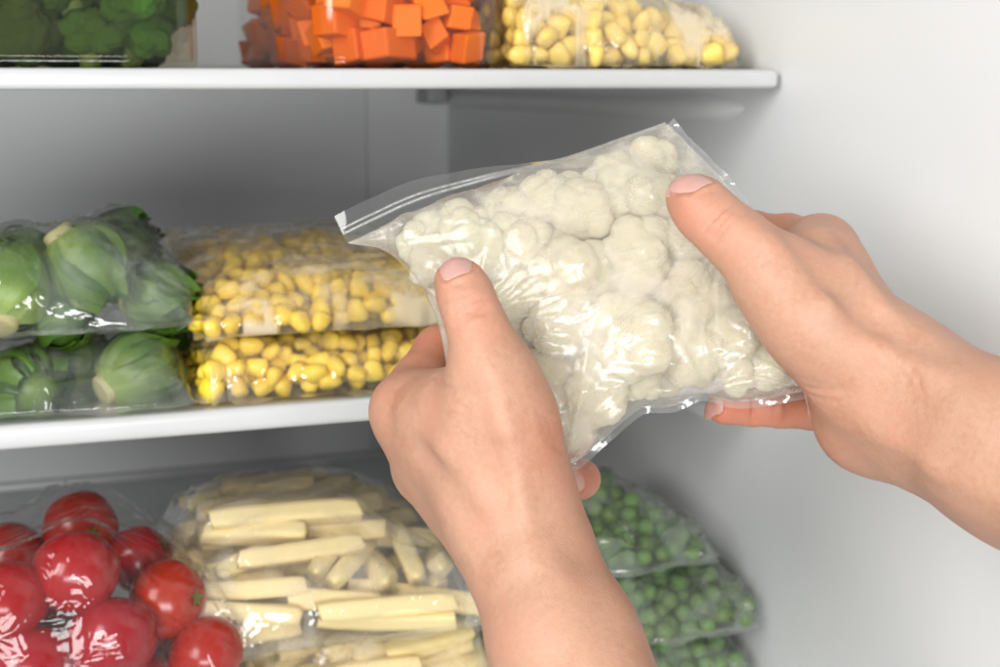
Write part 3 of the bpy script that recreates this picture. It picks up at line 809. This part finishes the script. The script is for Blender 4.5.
CAR = [carrot_shape(s) for s in range(5)]
rng = np.random.default_rng(61); pr = random.Random(61)
out, S = deposit(rng, 300, lambda g: ([(0, 0, 0, g.uniform(.0070, .0086))], None), (.1405, .2120, .6450, .868), lambda u, v: .062, 12, 60, .88)
cm = [mesh_np('carrot_cube', v, f, False) for v, f in CAR]
for i, (u, v, w, r) in enumerate(S):
    rr = rand_rot(pr)
    if pr.random() < .3: rr = Euler((pr.uniform(-.2, .2), pr.uniform(-.2, .2), pr.uniform(0, 1.5)))
    o = link('carrot_cube', cm[i % 5], M['carrot'], None, (u, v, ZU+.0024+w), rr, (r*1.8, r*1.8, r*1.8))
    tag(o, 'bright orange carrot cube in the clear container', 'carrot cube', 'carrot cubes in the container')

BRO = []
for s in range(3):
    v, f = floret_shape(100+s, 5, 16, 420, .8); BRO.append(mesh_np('broccoli_floret', v, f))
def stalk_mesh(name):
    v = []; k = 10
    for (z, rr) in ((-.1, .42), (-.5, .34), (-.9, .30), (-1.05, .29)):
        for j in range(k):
            a = 2*math.pi*j/k; v.append((rr*math.cos(a), rr*math.sin(a), z))
    f = [(i*k+j, i*k+(j+1) % k, (i+1)*k+(j+1) % k, (i+1)*k+j) for i in range(3) for j in range(k)]; f.append(tuple(range(3*k, 4*k))[::-1])
    return mesh_np(name, v, f)
STALK = stalk_mesh('stalk')
out, S = deposit(np.random.default_rng(62), 60, lambda g: ([(0, 0, 0, g.uniform(.012, .0165))], None), (-.102, .0660, .6470, .788), lambda u, v: .078, 25, 60, .86)
for i, (u, v, w, r) in enumerate(S):
    e = Euler((pr.uniform(.3, 2.0), pr.uniform(-.6, .6), pr.uniform(-.9, .9)))
    o = link('broccoli_floret', BRO[i % 3], M['broccoli'], None, (u, v, ZU+.0024+w), e, (r*1.28,)*3)
    tag(o, 'dark green broccoli floret in the container at the upper left', 'broccoli floret', 'broccoli florets in the container')
    link('stalk', STALK, M['broccoli_stalk'], o)

bC = (-.056, .060, -.05, .075)
corn_bag((.286, .688, ZU+.001), bC, .045, 800, 13, 'frosty crumpled bag of pale corn at the right end of the upper shelf', 'the bag on the upper shelf', 90, 'pale_corn', 'film_milky', r=(.0050, .0062), fold=.0022, slack=.003,
         extra=lambda u, v: (.048 if u < .015 else .030)*max(0, min(1, (u+.06)/.012, (.064-u)/.02, (v+.054)/.03, (.079-v)/.03))**.5+.001, pinch=((.0, -.05, .004, .05, 7), (.05, -.05, .004, .04, 6)))

# ------------------------------------------------------------------ the held bag of cauliflower
bag_d, tilt = .489, math.radians(9)
Wc = -_fw*math.cos(tilt)+_up*math.sin(tilt); Vc = _up*math.cos(tilt)+_fw*math.sin(tilt); Uc = _rt
Oc = at_d(580, 300, bag_d)
def bag_uv(px, py):
    d = _rt*(px-500)/FPX+_up*(333.5-py)/FPX+_fw
    t = ((Oc-CAMP)@Wc)/(d@Wc); p = CAMP+d*t-Oc
    return np.array([p@Uc, p@Vc])
mm = .001
CA = [  # px, py, radius mm, height out of the bag plane mm
 (417, 243, 7.5, 1), (432, 232, 8.5, -2), (436, 262, 10, 2), (466, 228, 10, 1), (480, 250, 11, 4), (517, 243, 12, 4), (508, 213, 10, 0), (545, 200, 10.5, 2),
 (571, 274, 15.5, 5), (580, 215, 12, 3), (615, 178, 10, -1), (612, 212, 10, 1), (634, 258, 14.5, 5), (648, 200, 11.5, 3), (652, 160, 9, -1), (680, 235, 12, 2), (700, 200, 9, -1),
 (553, 330, 12.5, 6), (520, 300, 12, 3), (628, 342, 16.5, 6), (688, 300, 13, 4), (722, 268, 11, 0), (592, 392, 13.5, 5), (566, 426, 9, 1), (545, 385, 13, 2), (640, 381, 7.5, 1),
 (688, 354, 12.5, 4), (728, 340, 12, 3), (765, 365, 9, 2), (738, 372, 8.5, 2), (755, 320, 10, -1), (670, 270, 9, -4), (500, 350, 12, -2), (490, 400, 12, -3), (520, 428, 9, -1), (470, 300, 10, -2), (600, 300, 9, -6), (655, 310, 9, -6)]
for (px, py, r, w) in [(425, 248, 8, -5), (445, 240, 10, -8), (478, 238, 11, -9), (505, 222, 12, -9), (540, 218, 12, -9), (575, 200, 12, -9), (610, 190, 12, -8), (645, 180, 11, -8), (675, 200, 11, -8),
                       (690, 250, 12, -9), (655, 235, 13, -10), (610, 245, 13, -11), (555, 255, 13, -11), (520, 270, 13, -10), (490, 285, 12, -9), (540, 305, 13, -11), (590, 310, 13, -11), (635, 300, 13, -11),
                       (680, 335, 13, -10), (720, 310, 13, -9), (750, 345, 12, -8), (700, 355, 11, -6), (655, 362, 12, -9), (610, 365, 13, -10), (560, 360, 13, -11), (540, 410, 12, -8), (580, 410, 9, -4), (606, 390, 9, -3), (776, 372, 6.5, -1), (656, 156, 7, -3)]:
    CA.append((px, py, r, w))
CAUF = []
for s in range(5):
    v, f = floret_shape(200+s, 5, 7+s, 70, .88, True); CAUF.append(mesh_np('cauliflower_floret', v, f))
CST = stalk_mesh('stalk'); pr = random.Random(77); citems = []
big = {8: 'large cauliflower floret in the centre of the held bag', 12: 'large cauliflower floret right of the centre of the held bag', 19: 'largest cauliflower floret low in the held bag, film creased across it',
       0: 'small cauliflower floret in the corner nearest the zip end of the held bag', 17: 'cauliflower floret just above and right of the left hand', 27: 'cauliflower floret beside the right palm in the held bag', 28: 'small cauliflower floret at the lower right corner of the held bag'}
for i, (px, py, r, w) in enumerate(CA):
    u, v = bag_uv(px, py); r *= mm; p = Oc+u*Uc+v*Vc+w*mm*Wc
    out_dir = Vector(Wc+Uc*pr.uniform(-.7, .7)+Vc*pr.uniform(-.6, .7)); e = out_dir.to_track_quat('Z', 'Y').to_euler()
    o = link('cauliflower_floret', CAUF[i % 5], M['cauli'], None, tuple(p), e, (r*1.10,)*3)
    side = 'the upper part of' if py < 235 else ('the right part of' if px > 660 else ('the lower part of' if py > 340 else 'the middle of'))
    tag(o, big.get(i, 'creamy white cauliflower floret in %s the held bag' % side), 'cauliflower', 'cauliflower florets in the held bag')
    link('stalk', CST, M['cauli_stalk'], o)
    citems.append(obj_points(o, Oc, Uc, Vc, Wc))
P = lambda *q: [bag_uv(*a) for a in q]
front = P((452, 420), (500, 462), (562, 468), (602, 440), (640, 409), (672, 406), (702, 395), (742, 402), (808, 391))
back = P((347, 243), (420, 209), (500, 181), (590, 151), (668, 124))
left = P((452, 420), (446, 365), (432, 308), (392, 255), (347, 243))
right = P((808, 391), (790, 335), (772, 280), (742, 203), (668, 124))
cb = make_bag('clear zip bag of cauliflower florets held between both hands', None, Oc, Uc, Vc, Wc, front, right, back, left, np.vstack(citems), rim=0.0, n=170, m=170, mat='film_held', seed=71, fold=.0009, slack=.0008, seam=.0022, fold_scale=(30, 60), sag=(.0002, .0045),
              pinch=((*bag_uv(715, 250), .0022, .03, 7), (*bag_uv(808, 391), .003, .04, 6), (*bag_uv(562, 468), .003, .03, 6), (*bag_uv(470, 330), .002, .03, 6), (*bag_uv(702, 395), .002, .03, 5), (*bag_uv(350, 243), .002, .03, 4)),
              seam_sides=('right', 'front'))
# zip strip along the opening: flat at the free corner, turning edge-on to the right
def zip_strip():
    k = 80; bk = resample(P((347, 243), (420, 209), (500, 181), (590, 151), (668, 124)), k, 0)
    rows = 13; v = []
    for j in range(rows):
        q = j/(rows-1)
        for i in range(k):
            t = i/(k-1); th = 1.25*np.clip((t-.18)/.5, 0, 1); wdt = .0108
            tn = bk[min(i+1, k-1)]-bk[max(i-1, 0)]; tn = tn/np.linalg.norm(tn); nr = np.array([-tn[1], tn[0]])
            bend = .0012*math.sin(t*7)*q
            p2 = bk[i]+nr*wdt*q*math.cos(th)
            w = -wdt*q*math.sin(th)+bend+.0006*math.sin(t*31)*q
            v.append(p2[0]*Uc+p2[1]*Vc+w*Wc)
    me = mesh_np('zip_strip', v, grid_faces(rows, k)); attr(me, 'gap', np.zeros(rows*k))
    z = link('zip_strip', me, M['zip'], cb)
    V_ = np.array(v).reshape(rows, k, 3)
    for (row, rad) in ((4, .0007), (6, .0006)):          # the two rails of the closure
        ring = []
        for i in range(k):
            for j in range(6):
                a = 2*math.pi*j/6; ring.append(V_[row, i]+rad*(math.cos(a)*Vc+math.sin(a)*Wc))
        f = [(i*6+j, i*6+(j+1) % 6, (i+1)*6+(j+1) % 6, (i+1)*6+j) for i in range(k-1) for j in range(6)]
        link('rail', mesh_np('rail', ring, f), M['seam'], z)
zip_strip()
# loose corner of film hanging out under the right palm
def corner_flap():
    a, b_, c = at_d(806, 392, .480), at_d(813, 425, .474), at_d(798, 398, .486); n = 14; v = []
    for i in range(n):
        s = i/(n-1)
        for j in range(n):
            t = j/(n-1); p = a*(1-s)+(b_*(1-t)+(c*.4+b_*.6)*t)*s
            v.append(p+_fw*.0012*math.sin(t*9+s*3)*s+_rt*.002*(t-.5)*(1-s)-Oc)
    me = mesh_np('film_corner', v, grid_faces(n, n)); attr(me, 'gap', np.ones(n*n)*.4); link('film_corner', me, M['film_held'], cb)
corner_flap()

# ------------------------------------------------------------------ hands: one continuous surface each, from blended tapering limbs
def smin(a, b, k):
    h = np.clip(.5+.5*(b-a)/k, 0, 1); return b+(a-b)*h-k*h*(1-h)
def cone(p, a, b, ra, rb):
    ba = b-a; t = np.clip(((p-a)@ba)/(ba@ba), 0, 1)
    return np.sqrt((((p-a)-t[:, None]*ba)**2).sum(1))-(ra+(rb-ra)*t)
class Hand:
    def __init__(s): s.palm = []; s.fingers = []; s.grooves = []; s.tips = []; s.bulge = []; s.nails = []; s.ridges = []; s.pending = []
    @staticmethod
    def J(px, py, d): return np.array([(px-500)/FPX*d, (333.5-py)/FPX*d, -d])
    def limb(s, *joints):           # (px, py, d, r_mm) chain
        q = [(s.J(*j[:3]), j[3]*mm) for j in joints]
        s.palm += [(q[i][0], q[i+1][0], q[i][1], q[i+1][1]) for i in range(len(q)-1)]
    def finger(s, *joints, k=3.0):
        q = [(s.J(*j[:3]), j[3]*mm) for j in joints]
        s.fingers.append((k*mm, [(q[i][0], q[i+1][0], q[i][1], q[i+1][1]) for i in range(len(q)-1)]))
        s.tips.append((q[-1][0], q[-2][0]))
    def surf(s, px, py):            # where the sight line to a pixel meets the skin
        d = np.arange(.36, .62, .0006); p = np.array([s.J(px, py, k) for k in d]); v = s.sdf(p)
        i = np.argmax(v < 0) if (v < 0).any() else np.argmin(v)
        return p[i]
    def ridge(s, r, amp, *px):      # raised tendon (amp > 0) or crease (amp < 0) along a line on the skin, in mm
        q = [s.surf(*a) for a in px]
        new = [(q[i], q[i+1], r*mm, amp*mm) for i in range(len(q)-1)]
        s.pending += new
    def sdf(s, p):
        d = None
        for c in s.palm:
            e = cone(p, *c); d = e if d is None else smin(d, e, s.soft*mm)
        fd = None
        for k, ch in s.fingers:
            x = None
            for c in ch:
                e = cone(p, *c); x = e if x is None else smin(x, e, k)
            fd = x if fd is None else smin(fd, x, 1.0*mm)
        d = smin(d, fd, s.web*mm)
        for (c, r, amp) in s.bulge:
            d = d-amp*np.exp(-((p-c)**2).sum(1)/r**2)
        for (a, b, r, amp) in s.ridges:
            k = ((p > np.minimum(a, b)-2.6*r) & (p < np.maximum(a, b)+2.6*r)).all(1)
            if k.any(): d[k] -= amp*np.exp(-(np.maximum(cone(p[k], a, b, 0, 0), 0)/r)**2)
        for (c, ax, nrm, L, Wd) in s.nails:
            ax = ax/np.linalg.norm(ax); nrm = nrm-ax*(nrm@ax); nrm = nrm/np.linalg.norm(nrm); sd = np.cross(ax, nrm); q = p-c
            a, b = q@ax/(L/2), q@sd/(Wd/2); hn = np.clip((q@nrm+.005)/.002, 0, 1)
            rho = (np.abs(a)**3.2+np.abs(b)**3.2)**(1/3.2)
            d = d+hn*(.0005*np.clip((1.08-rho)/.2, 0, 1)-.00045*np.exp(-((rho-1.16)/.13)**2)*np.clip(.6-a, 0, 1))
        for (c, ax, w, amp, reach) in s.grooves:
            q = p-c; t = q@ax; rr = (q**2).sum(1)-t*t
            d = d+amp*np.exp(-(t/w)**2)*np.exp(-rr/reach**2)
        return d
    def build(s, h=.95*mm):
        allp = np.array([c[i] for c in s.palm+[c for _, ch in s.fingers for c in ch] for i in (0, 1)])
        lo = allp.min(0)-.03; hi = allp.max(0)+.03
        n = np.ceil((hi-lo)/h).astype(int)+1
        ax = [lo[k]+h*np.arange(n[k]) for k in range(3)]
        F = np.empty(n, np.float32)
        bs = 4; nb = -(-n//bs)
        bc = np.stack(np.meshgrid(*[lo[k]+h*(bs*np.arange(nb[k])+(bs-1)/2) for k in range(3)], indexing='ij'), -1)
        D = s.sdf(bc.reshape(-1, 3)).reshape(nb)
        F = np.repeat(np.repeat(np.repeat(D, bs, 0), bs, 1), bs, 2)[:n[0], :n[1], :n[2]].copy()
        near = np.abs(D) < h*bs*.5*1.74+.003
        near = np.repeat(np.repeat(np.repeat(near, bs, 0), bs, 1), bs, 2)[:n[0], :n[1], :n[2]]
        I = np.argwhere(near)
        F[near] = s.sdf(lo+h*I)
        v, f = surface_nets(F, lo, h)
        for _ in range(2):
            g = np.stack([(s.sdf(v+e)-s.sdf(v-e)) for e in np.eye(3)*.0003], 1)/.0006
            v = v-s.sdf(v)[:, None]*g/np.maximum((g**2).sum(1, keepdims=True), .25)
        return v, f
def surface_nets(F, lo, h):
    S = F < 0; nx, ny, nz = F.shape
    cor = [(i, j, k) for i in (0, 1) for j in (0, 1) for k in (0, 1)]
    sl = lambda A, c: A[c[0]:nx-1+c[0], c[1]:ny-1+c[1], c[2]:nz-1+c[2]]
    cnt = sum(sl(S, c).astype(np.int8) for c in cor); act = (cnt > 0) & (cnt < 8)
    I = np.argwhere(act); idx = np.full(act.shape, -1, np.int64); idx[act] = np.arange(len(I))
    val = {c: sl(F, c)[act].astype(float) for c in cor}
    acc = np.zeros((len(I), 3)); num = np.zeros(len(I))
    for a in cor:
        for k in range(3):
            if a[k] == 1: continue
            b = list(a); b[k] = 1; b = tuple(b); va, vb = val[a], val[b]; x = (va < 0) != (vb < 0)
            t = np.where(x, va/np.where(x, va-vb, 1), 0); P_ = np.tile(np.array(a, float), (len(I), 1)); P_[:, k] += t
            acc += P_*x[:, None]; num += x
    V = lo+h*(I+acc/num[:, None]); faces = []
    for k in range(3):
        o1, o2 = (k+1) % 3, (k+2) % 3
        A = np.moveaxis(S, (k, o1, o2), (0, 1, 2)); X = np.moveaxis(idx, (k, o1, o2), (0, 1, 2))
        cr = A[:-1, 1:-1, 1:-1] != A[1:, 1:-1, 1:-1]; q = np.argwhere(cr); i, j, l = q[:, 0], q[:, 1]+1, q[:, 2]+1
        quad = np.stack([X[i, j-1, l-1], X[i, j, l-1], X[i, j, l], X[i, j-1, l]], 1)
        neg = ~A[i, j, l]
        quad[neg] = quad[neg][:, ::-1]; faces.append(quad[(quad >= 0).all(1)])
    return V, np.vstack(faces)
CM = np.array(cam.matrix_basis)
Rc = np.column_stack([_rt, _up, -_fw])
def to_world(v): return v@Rc.T+CAMP

def nail_patch(hand, c, ax, nrm, L, Wd, curve=1.0):
    """nail plate lying on the finger: c middle of the nail, ax towards the tip, nrm outwards (all hand space)"""
    ax = ax/np.linalg.norm(ax); nrm = nrm-ax*(nrm@ax); nrm /= np.linalg.norm(nrm); sd = np.cross(ax, nrm)
    n, m = 17, 15; pts = []
    for i in range(n):
        t = -1+2*i/(n-1)
        w = Wd*(.98-.10*max(0, -t)-.16*max(0, t)**3)*math.sqrt(max(0, 1-abs(t)**(5 if t < 0 else 4)))**.9
        for j in range(m):
            s_ = -1+2*j/(m-1)
            pts.append(c+ax*(t*L*.5)+sd*(s_*w*.5)+nrm*.004)
    pts = np.array(pts); tt = np.repeat(np.linspace(-1, 1, n), m); ss = np.tile(np.linspace(-1, 1, m), n)
    for _ in range(10): pts = pts-nrm*np.clip(hand.sdf(pts), -.002, .004)[:, None]*.8
    lift = .00012-.0008*np.clip(np.maximum(np.abs(ss)-.88, 0)/.12, 0, 1)-.0007*np.clip((-tt-.88)/.12, 0, 1)+.0004*np.clip((tt-.5)/.5, 0, 1)
    pts = pts+nrm*lift[:, None]
    return pts, grid_faces(n, m)

def finish_hand(hand, label, nails, extra_flush=()):
    hand.ridges = hand.pending; hand.nails = [n_[:5] for n_ in nails]
    v, f = hand.build()
    fl = np.zeros(len(v))
    for (t, b) in hand.tips: fl = np.maximum(fl, .55*np.exp(-((v-t)**2).sum(1)/.011**2))
    for (c, r, a) in extra_flush: fl = np.maximum(fl, a*np.exp(-((v-c)**2).sum(1)/r**2))
    w = to_world(v); cen = w.mean(0)
    me = mesh_np('hand', w-cen, f); attr(me, 'flush', fl)
    o = link('hand', me, M['skin'], None, tuple(cen)); tag(o, label, 'hand', 'pair of hands holding the bag')
    for nl in nails:
        p, q = nail_patch(hand, *nl)
        link('fingernail', mesh_np('fingernail', to_world(p)-cen, q), M['nail'], o)
    return o

J = Hand.J
# left hand: thumb in front of the bag pointing up, fingers behind, forearm from below
L_ = Hand(); L_.web = 8.0; L_.soft = 14.0
L_.limb((640, 800, .400, 23), (563, 640, .428, 20.5), (525, 545, .446, 18.5), (500, 488, .450, 18.0))
L_.limb((650, 800, .425, 22), (568, 640, .452, 19.5), (522, 552, .470, 17), (470, 505, .490, 14))
L_.limb((500, 488, .450, 17.0), (445, 438, .466, 12.5), (406, 411, .478, 9.6))      # index metacarpal
L_.limb((500, 505, .456, 14), (440, 455, .482, 11), (408, 428, .488, 9.2))
L_.limb((510, 520, .462, 14), (428, 468, .498, 10.2))
L_.limb((515, 530, .470, 13), (452, 497, .520, 10))
L_.limb((522, 535, .475, 12), (482, 515, .530, 9.4))
L_.limb((508, 470, .446, 16.0), (502, 420, .440, 14.4), (494, 382, .438, 12.0))        # thenar
L_.limb((490, 425, .444, 12), (455, 412, .455, 10), (425, 402, .470, 9))              # web between thumb and index
L_.finger((498, 405, .4385, 12.6), (491, 372, .437, 11.2), (481, 338, .4370, 9.2), (471, 311, .4380, 8.1), (464, 292, .4415, 7.8), (458, 279, .4450, 7.2), k=5)
L_.finger((405, 409, .478, 10.0), (420, 382, .490, 9.6), (440, 352, .506, 9.4), (490, 345, .530, 8.2), (520, 352, .530, 7.4))
L_.finger((427, 470, .500, 10.4), (472, 428, .545, 9.2), (530, 425, .545, 8.2), (556, 430, .540, 7.4))
L_.finger((452, 497, .520, 9.8), (502, 462, .556, 8.8), (552, 445, .548, 8), (575, 440, .540, 7.2))
L_.finger((482, 515, .530, 9.0), (534, 492, .556, 8.2), (580, 479, .542, 7.4), (566, 483, .524, 6.8))
ta = J(459, 279, .445)-J(474, 311, .4375); ta /= np.linalg.norm(ta)
for k, (px, py, d, a, w) in enumerate(((474, 311, .4375, .0007, .0008), (476, 316, .437, .0006, .0008), (471, 303, .438, .0006, .0007), (468, 290, .441, .0003, .0006), (464, 287, .4415, .00025, .0005))):
    L_.grooves.append((J(px, py, d-.008), ta, w, a, .007))
L_.bulge += [(J(395, 405, .470), .010, .0008)]
L_.ridge(4.5, 1.0, (492, 372), (505, 430), (520, 500), (530, 560))            # thumb tendon
L_.ridge(9.0, -1.6, (468, 400), (478, 450), (492, 505))                        # hollow beside it
L_.ridge(5.0, .9, (400, 412), (440, 450), (485, 505), (510, 560))              # index tendon
L_.ridge(8.0, -1.1, (420, 440), (450, 485), (485, 535))
L_.ridge(6.0, 1.0, (540, 545), (556, 575))                                     # wrist bone
L_.ridge(10.0, -1.4, (585, 560), (610, 620))
for k in range(4): L_.ridge(.9, -.34, (452+k, 299+k*5.5), (466+k, 295+k*5.5), (484+k, 300+k*5.5))
L_.ridge(.9, -.34, (447, 284), (458, 284), (476, 272))
for k in range(4): L_.ridge(1.0, -.30, (538+k*3, 414+k*9), (548+k*3, 420+k*9), (556+k*2, 424+k*9))
L_.ridge(1.1, -.45, (434, 376), (450, 388), (462, 392)); L_.ridge(1.0, -.3, (440, 384), (456, 398))
L_.ridge(1.0, -.25, (470, 548), (500, 560), (540, 556)); L_.ridge(1.0, -.2, (474, 556), (505, 568), (545, 563))
nailsL = [(J(455, 267, .4400), J(452, 255, .4435)-J(466, 290, .437), np.array([-.34, .62, .70]), .0120, .0118),
          (J(574, 481, .522), J(564, 484, .520)-J(584, 478, .530), np.array([-.2, -.1, 1.0]), .010, .0095)]
finish_hand(L_, 'left hand with thumb pointing up on the held bag, forearm from below', nailsL, [(J(440, 352, .50), .022, .75), (J(428, 385, .478), .016, .55), (J(400, 400, .47), .014, .3), (J(476, 315, .43), .009, .25), (J(578, 480, .53), .016, .9), (J(555, 440, .43), .014, .35)])

# right hand: thumb along the front pointing to the upper left, forearm from the right
R_h = Hand(); R_h.web = 8.0; R_h.soft = 14.0
R_h.limb((1110, 500, .395, 20.5), (988, 430, .424, 18.3), (905, 382, .444, 16.4), (856, 354, .450, 15.6))
R_h.limb((1115, 528, .400, 20.5), (998, 452, .428, 18.5), (910, 402, .449, 17.0), (866, 385, .458, 15.0))
R_h.limb((1120, 555, .415, 20.0), (1010, 474, .440, 17.5), (915, 424, .458, 16.0), (868, 420, .470, 14.0))
R_h.limb((890, 375, .452, 15), (845, 306, .472, 11.5), (820, 254, .486, 8.8))
R_h.limb((895, 388, .458, 14), (855, 330, .482, 10), (838, 296, .497, 9.2))
R_h.limb((898, 402, .462, 13), (856, 340, .500, 9))
R_h.limb((900, 410, .466, 14), (868, 395, .492, 10))
R_h.limb((868, 420, .470, 14.0), (860, 412, .480, 13))
R_h.limb((858, 352, .450, 16), (815, 318, .446, 14.6), (778, 280, .445, 12.2))
R_h.limb((800, 290, .452, 11), (815, 262, .470, 9.5), (822, 250, .482, 9))             # web between thumb and index
R_h.limb((832, 312, .454, 11), (826, 282, .468, 8.5))
R_h.finger((800, 302, .4455, 13.2), (772, 273, .4445, 11.6), (742, 244, .4455, 9.9), (720, 226, .4470, 8.9), (702, 209, .450, 8.8), (691, 198, .4535, 8.1), k=5)
R_h.finger((820, 252, .487, 9.6), (788, 240, .500, 9.0), (752, 236, .518, 9.0), (700, 245, .532, 8.2), (672, 256, .530, 7.4))
R_h.finger((838, 296, .497, 9.6), (772, 290, .533, 9), (712, 300, .538, 8), (678, 310, .532, 7.4))
R_h.finger((856, 340, .500, 9.4), (792, 345, .534, 8.8), (732, 352, .536, 7.8), (700, 358, .530, 7.2))
R_h.finger((862, 412, .488, 10.0), (815, 408, .503, 8.0), (780, 407, .513, 7.6), (750, 407, .514, 7.0), (724, 407, .509, 6.4), k=2)
tb = J(690, 197, .4535)-J(720, 224, .4465); tb /= np.linalg.norm(tb)
for (px, py, d, a, w) in ((722, 226, .4465, .0007, .0008), (727, 231, .446, .0006, .0008), (716, 220, .447, .0006, .0007), (744, 244, .445, .0003, .0008)):
    R_h.grooves.append((J(px, py, d-.008), tb, w, a, .007))
pa = J(724, 407, .509)-J(780, 407, .513); pa /= np.linalg.norm(pa)
for (px, a, w) in ((753, .0010, .0008), (779, .0009, .0008), (810, .0008, .0009)):
    R_h.grooves.append((J(px, 412, .5065), pa, w, a, .008))
R_h.grooves.append((J(838, 385, .452), np.array([.25, .95, .1]), .0012, .0005, .016))
R_h.bulge += [(J(822, 244, .478), .010, .0008)]
R_h.ridge(4.5, 1.1, (735, 222), (775, 245), (830, 300), (880, 345), (940, 375))     # thumb tendon
R_h.ridge(9.0, -2.2, (800, 248), (830, 275), (865, 310), (895, 332))                 # hollow between thumb and index
R_h.ridge(4.5, 1.0, (822, 232), (850, 262), (885, 305), (925, 335))
R_h.ridge(9.0, -1.2, (845, 395), (890, 400), (950, 430))
R_h.ridge(5.0, .8, (870, 430), (930, 465), (1000, 500))
for k in range(4): R_h.ridge(.9, -.36, (700+k*5.5, 226+k*4), (712+k*5.5, 214+k*4), (722+k*5.5, 204+k*4))
R_h.ridge(.9, -.32, (690, 196), (700, 194), (716, 192))
R_h.ridge(1.1, -.5, (808, 388), (830, 392), (850, 388), (866, 380)); R_h.ridge(1.0, -.35, (812, 396), (835, 402), (858, 398))
R_h.ridge(1.0, -.25, (880, 340), (905, 380), (915, 430)); R_h.ridge(1.0, -.22, (892, 338), (918, 380), (926, 432))
R_h.ridge(1.0, -.25, (745, 262), (756, 254), (764, 246)); R_h.ridge(1.0, -.25, (752, 270), (764, 262), (772, 254))
nailsR = [(J(692, 182, .4480), J(680, 168, .452)-J(708, 193, .444), np.array([.24, .74, .62]), .0125, .0122),
          (J(716, 405, .503), J(710, 405, .503)-J(724, 406, .503), np.array([-.75, .25, .6]), .006, .007)]
finish_hand(R_h, 'right hand with thumb on the upper right of the held bag, forearm from the right', nailsR, [(J(760, 408, .505), .03, .75), (J(720, 408, .505), .02, .9), (J(775, 225, .505), .024, .5), (J(722, 228, .44), .010, .25), (J(685, 205, .446), .012, .5), (J(835, 240, .478), .014, .3), (J(815, 385, .455), .014, .35)])
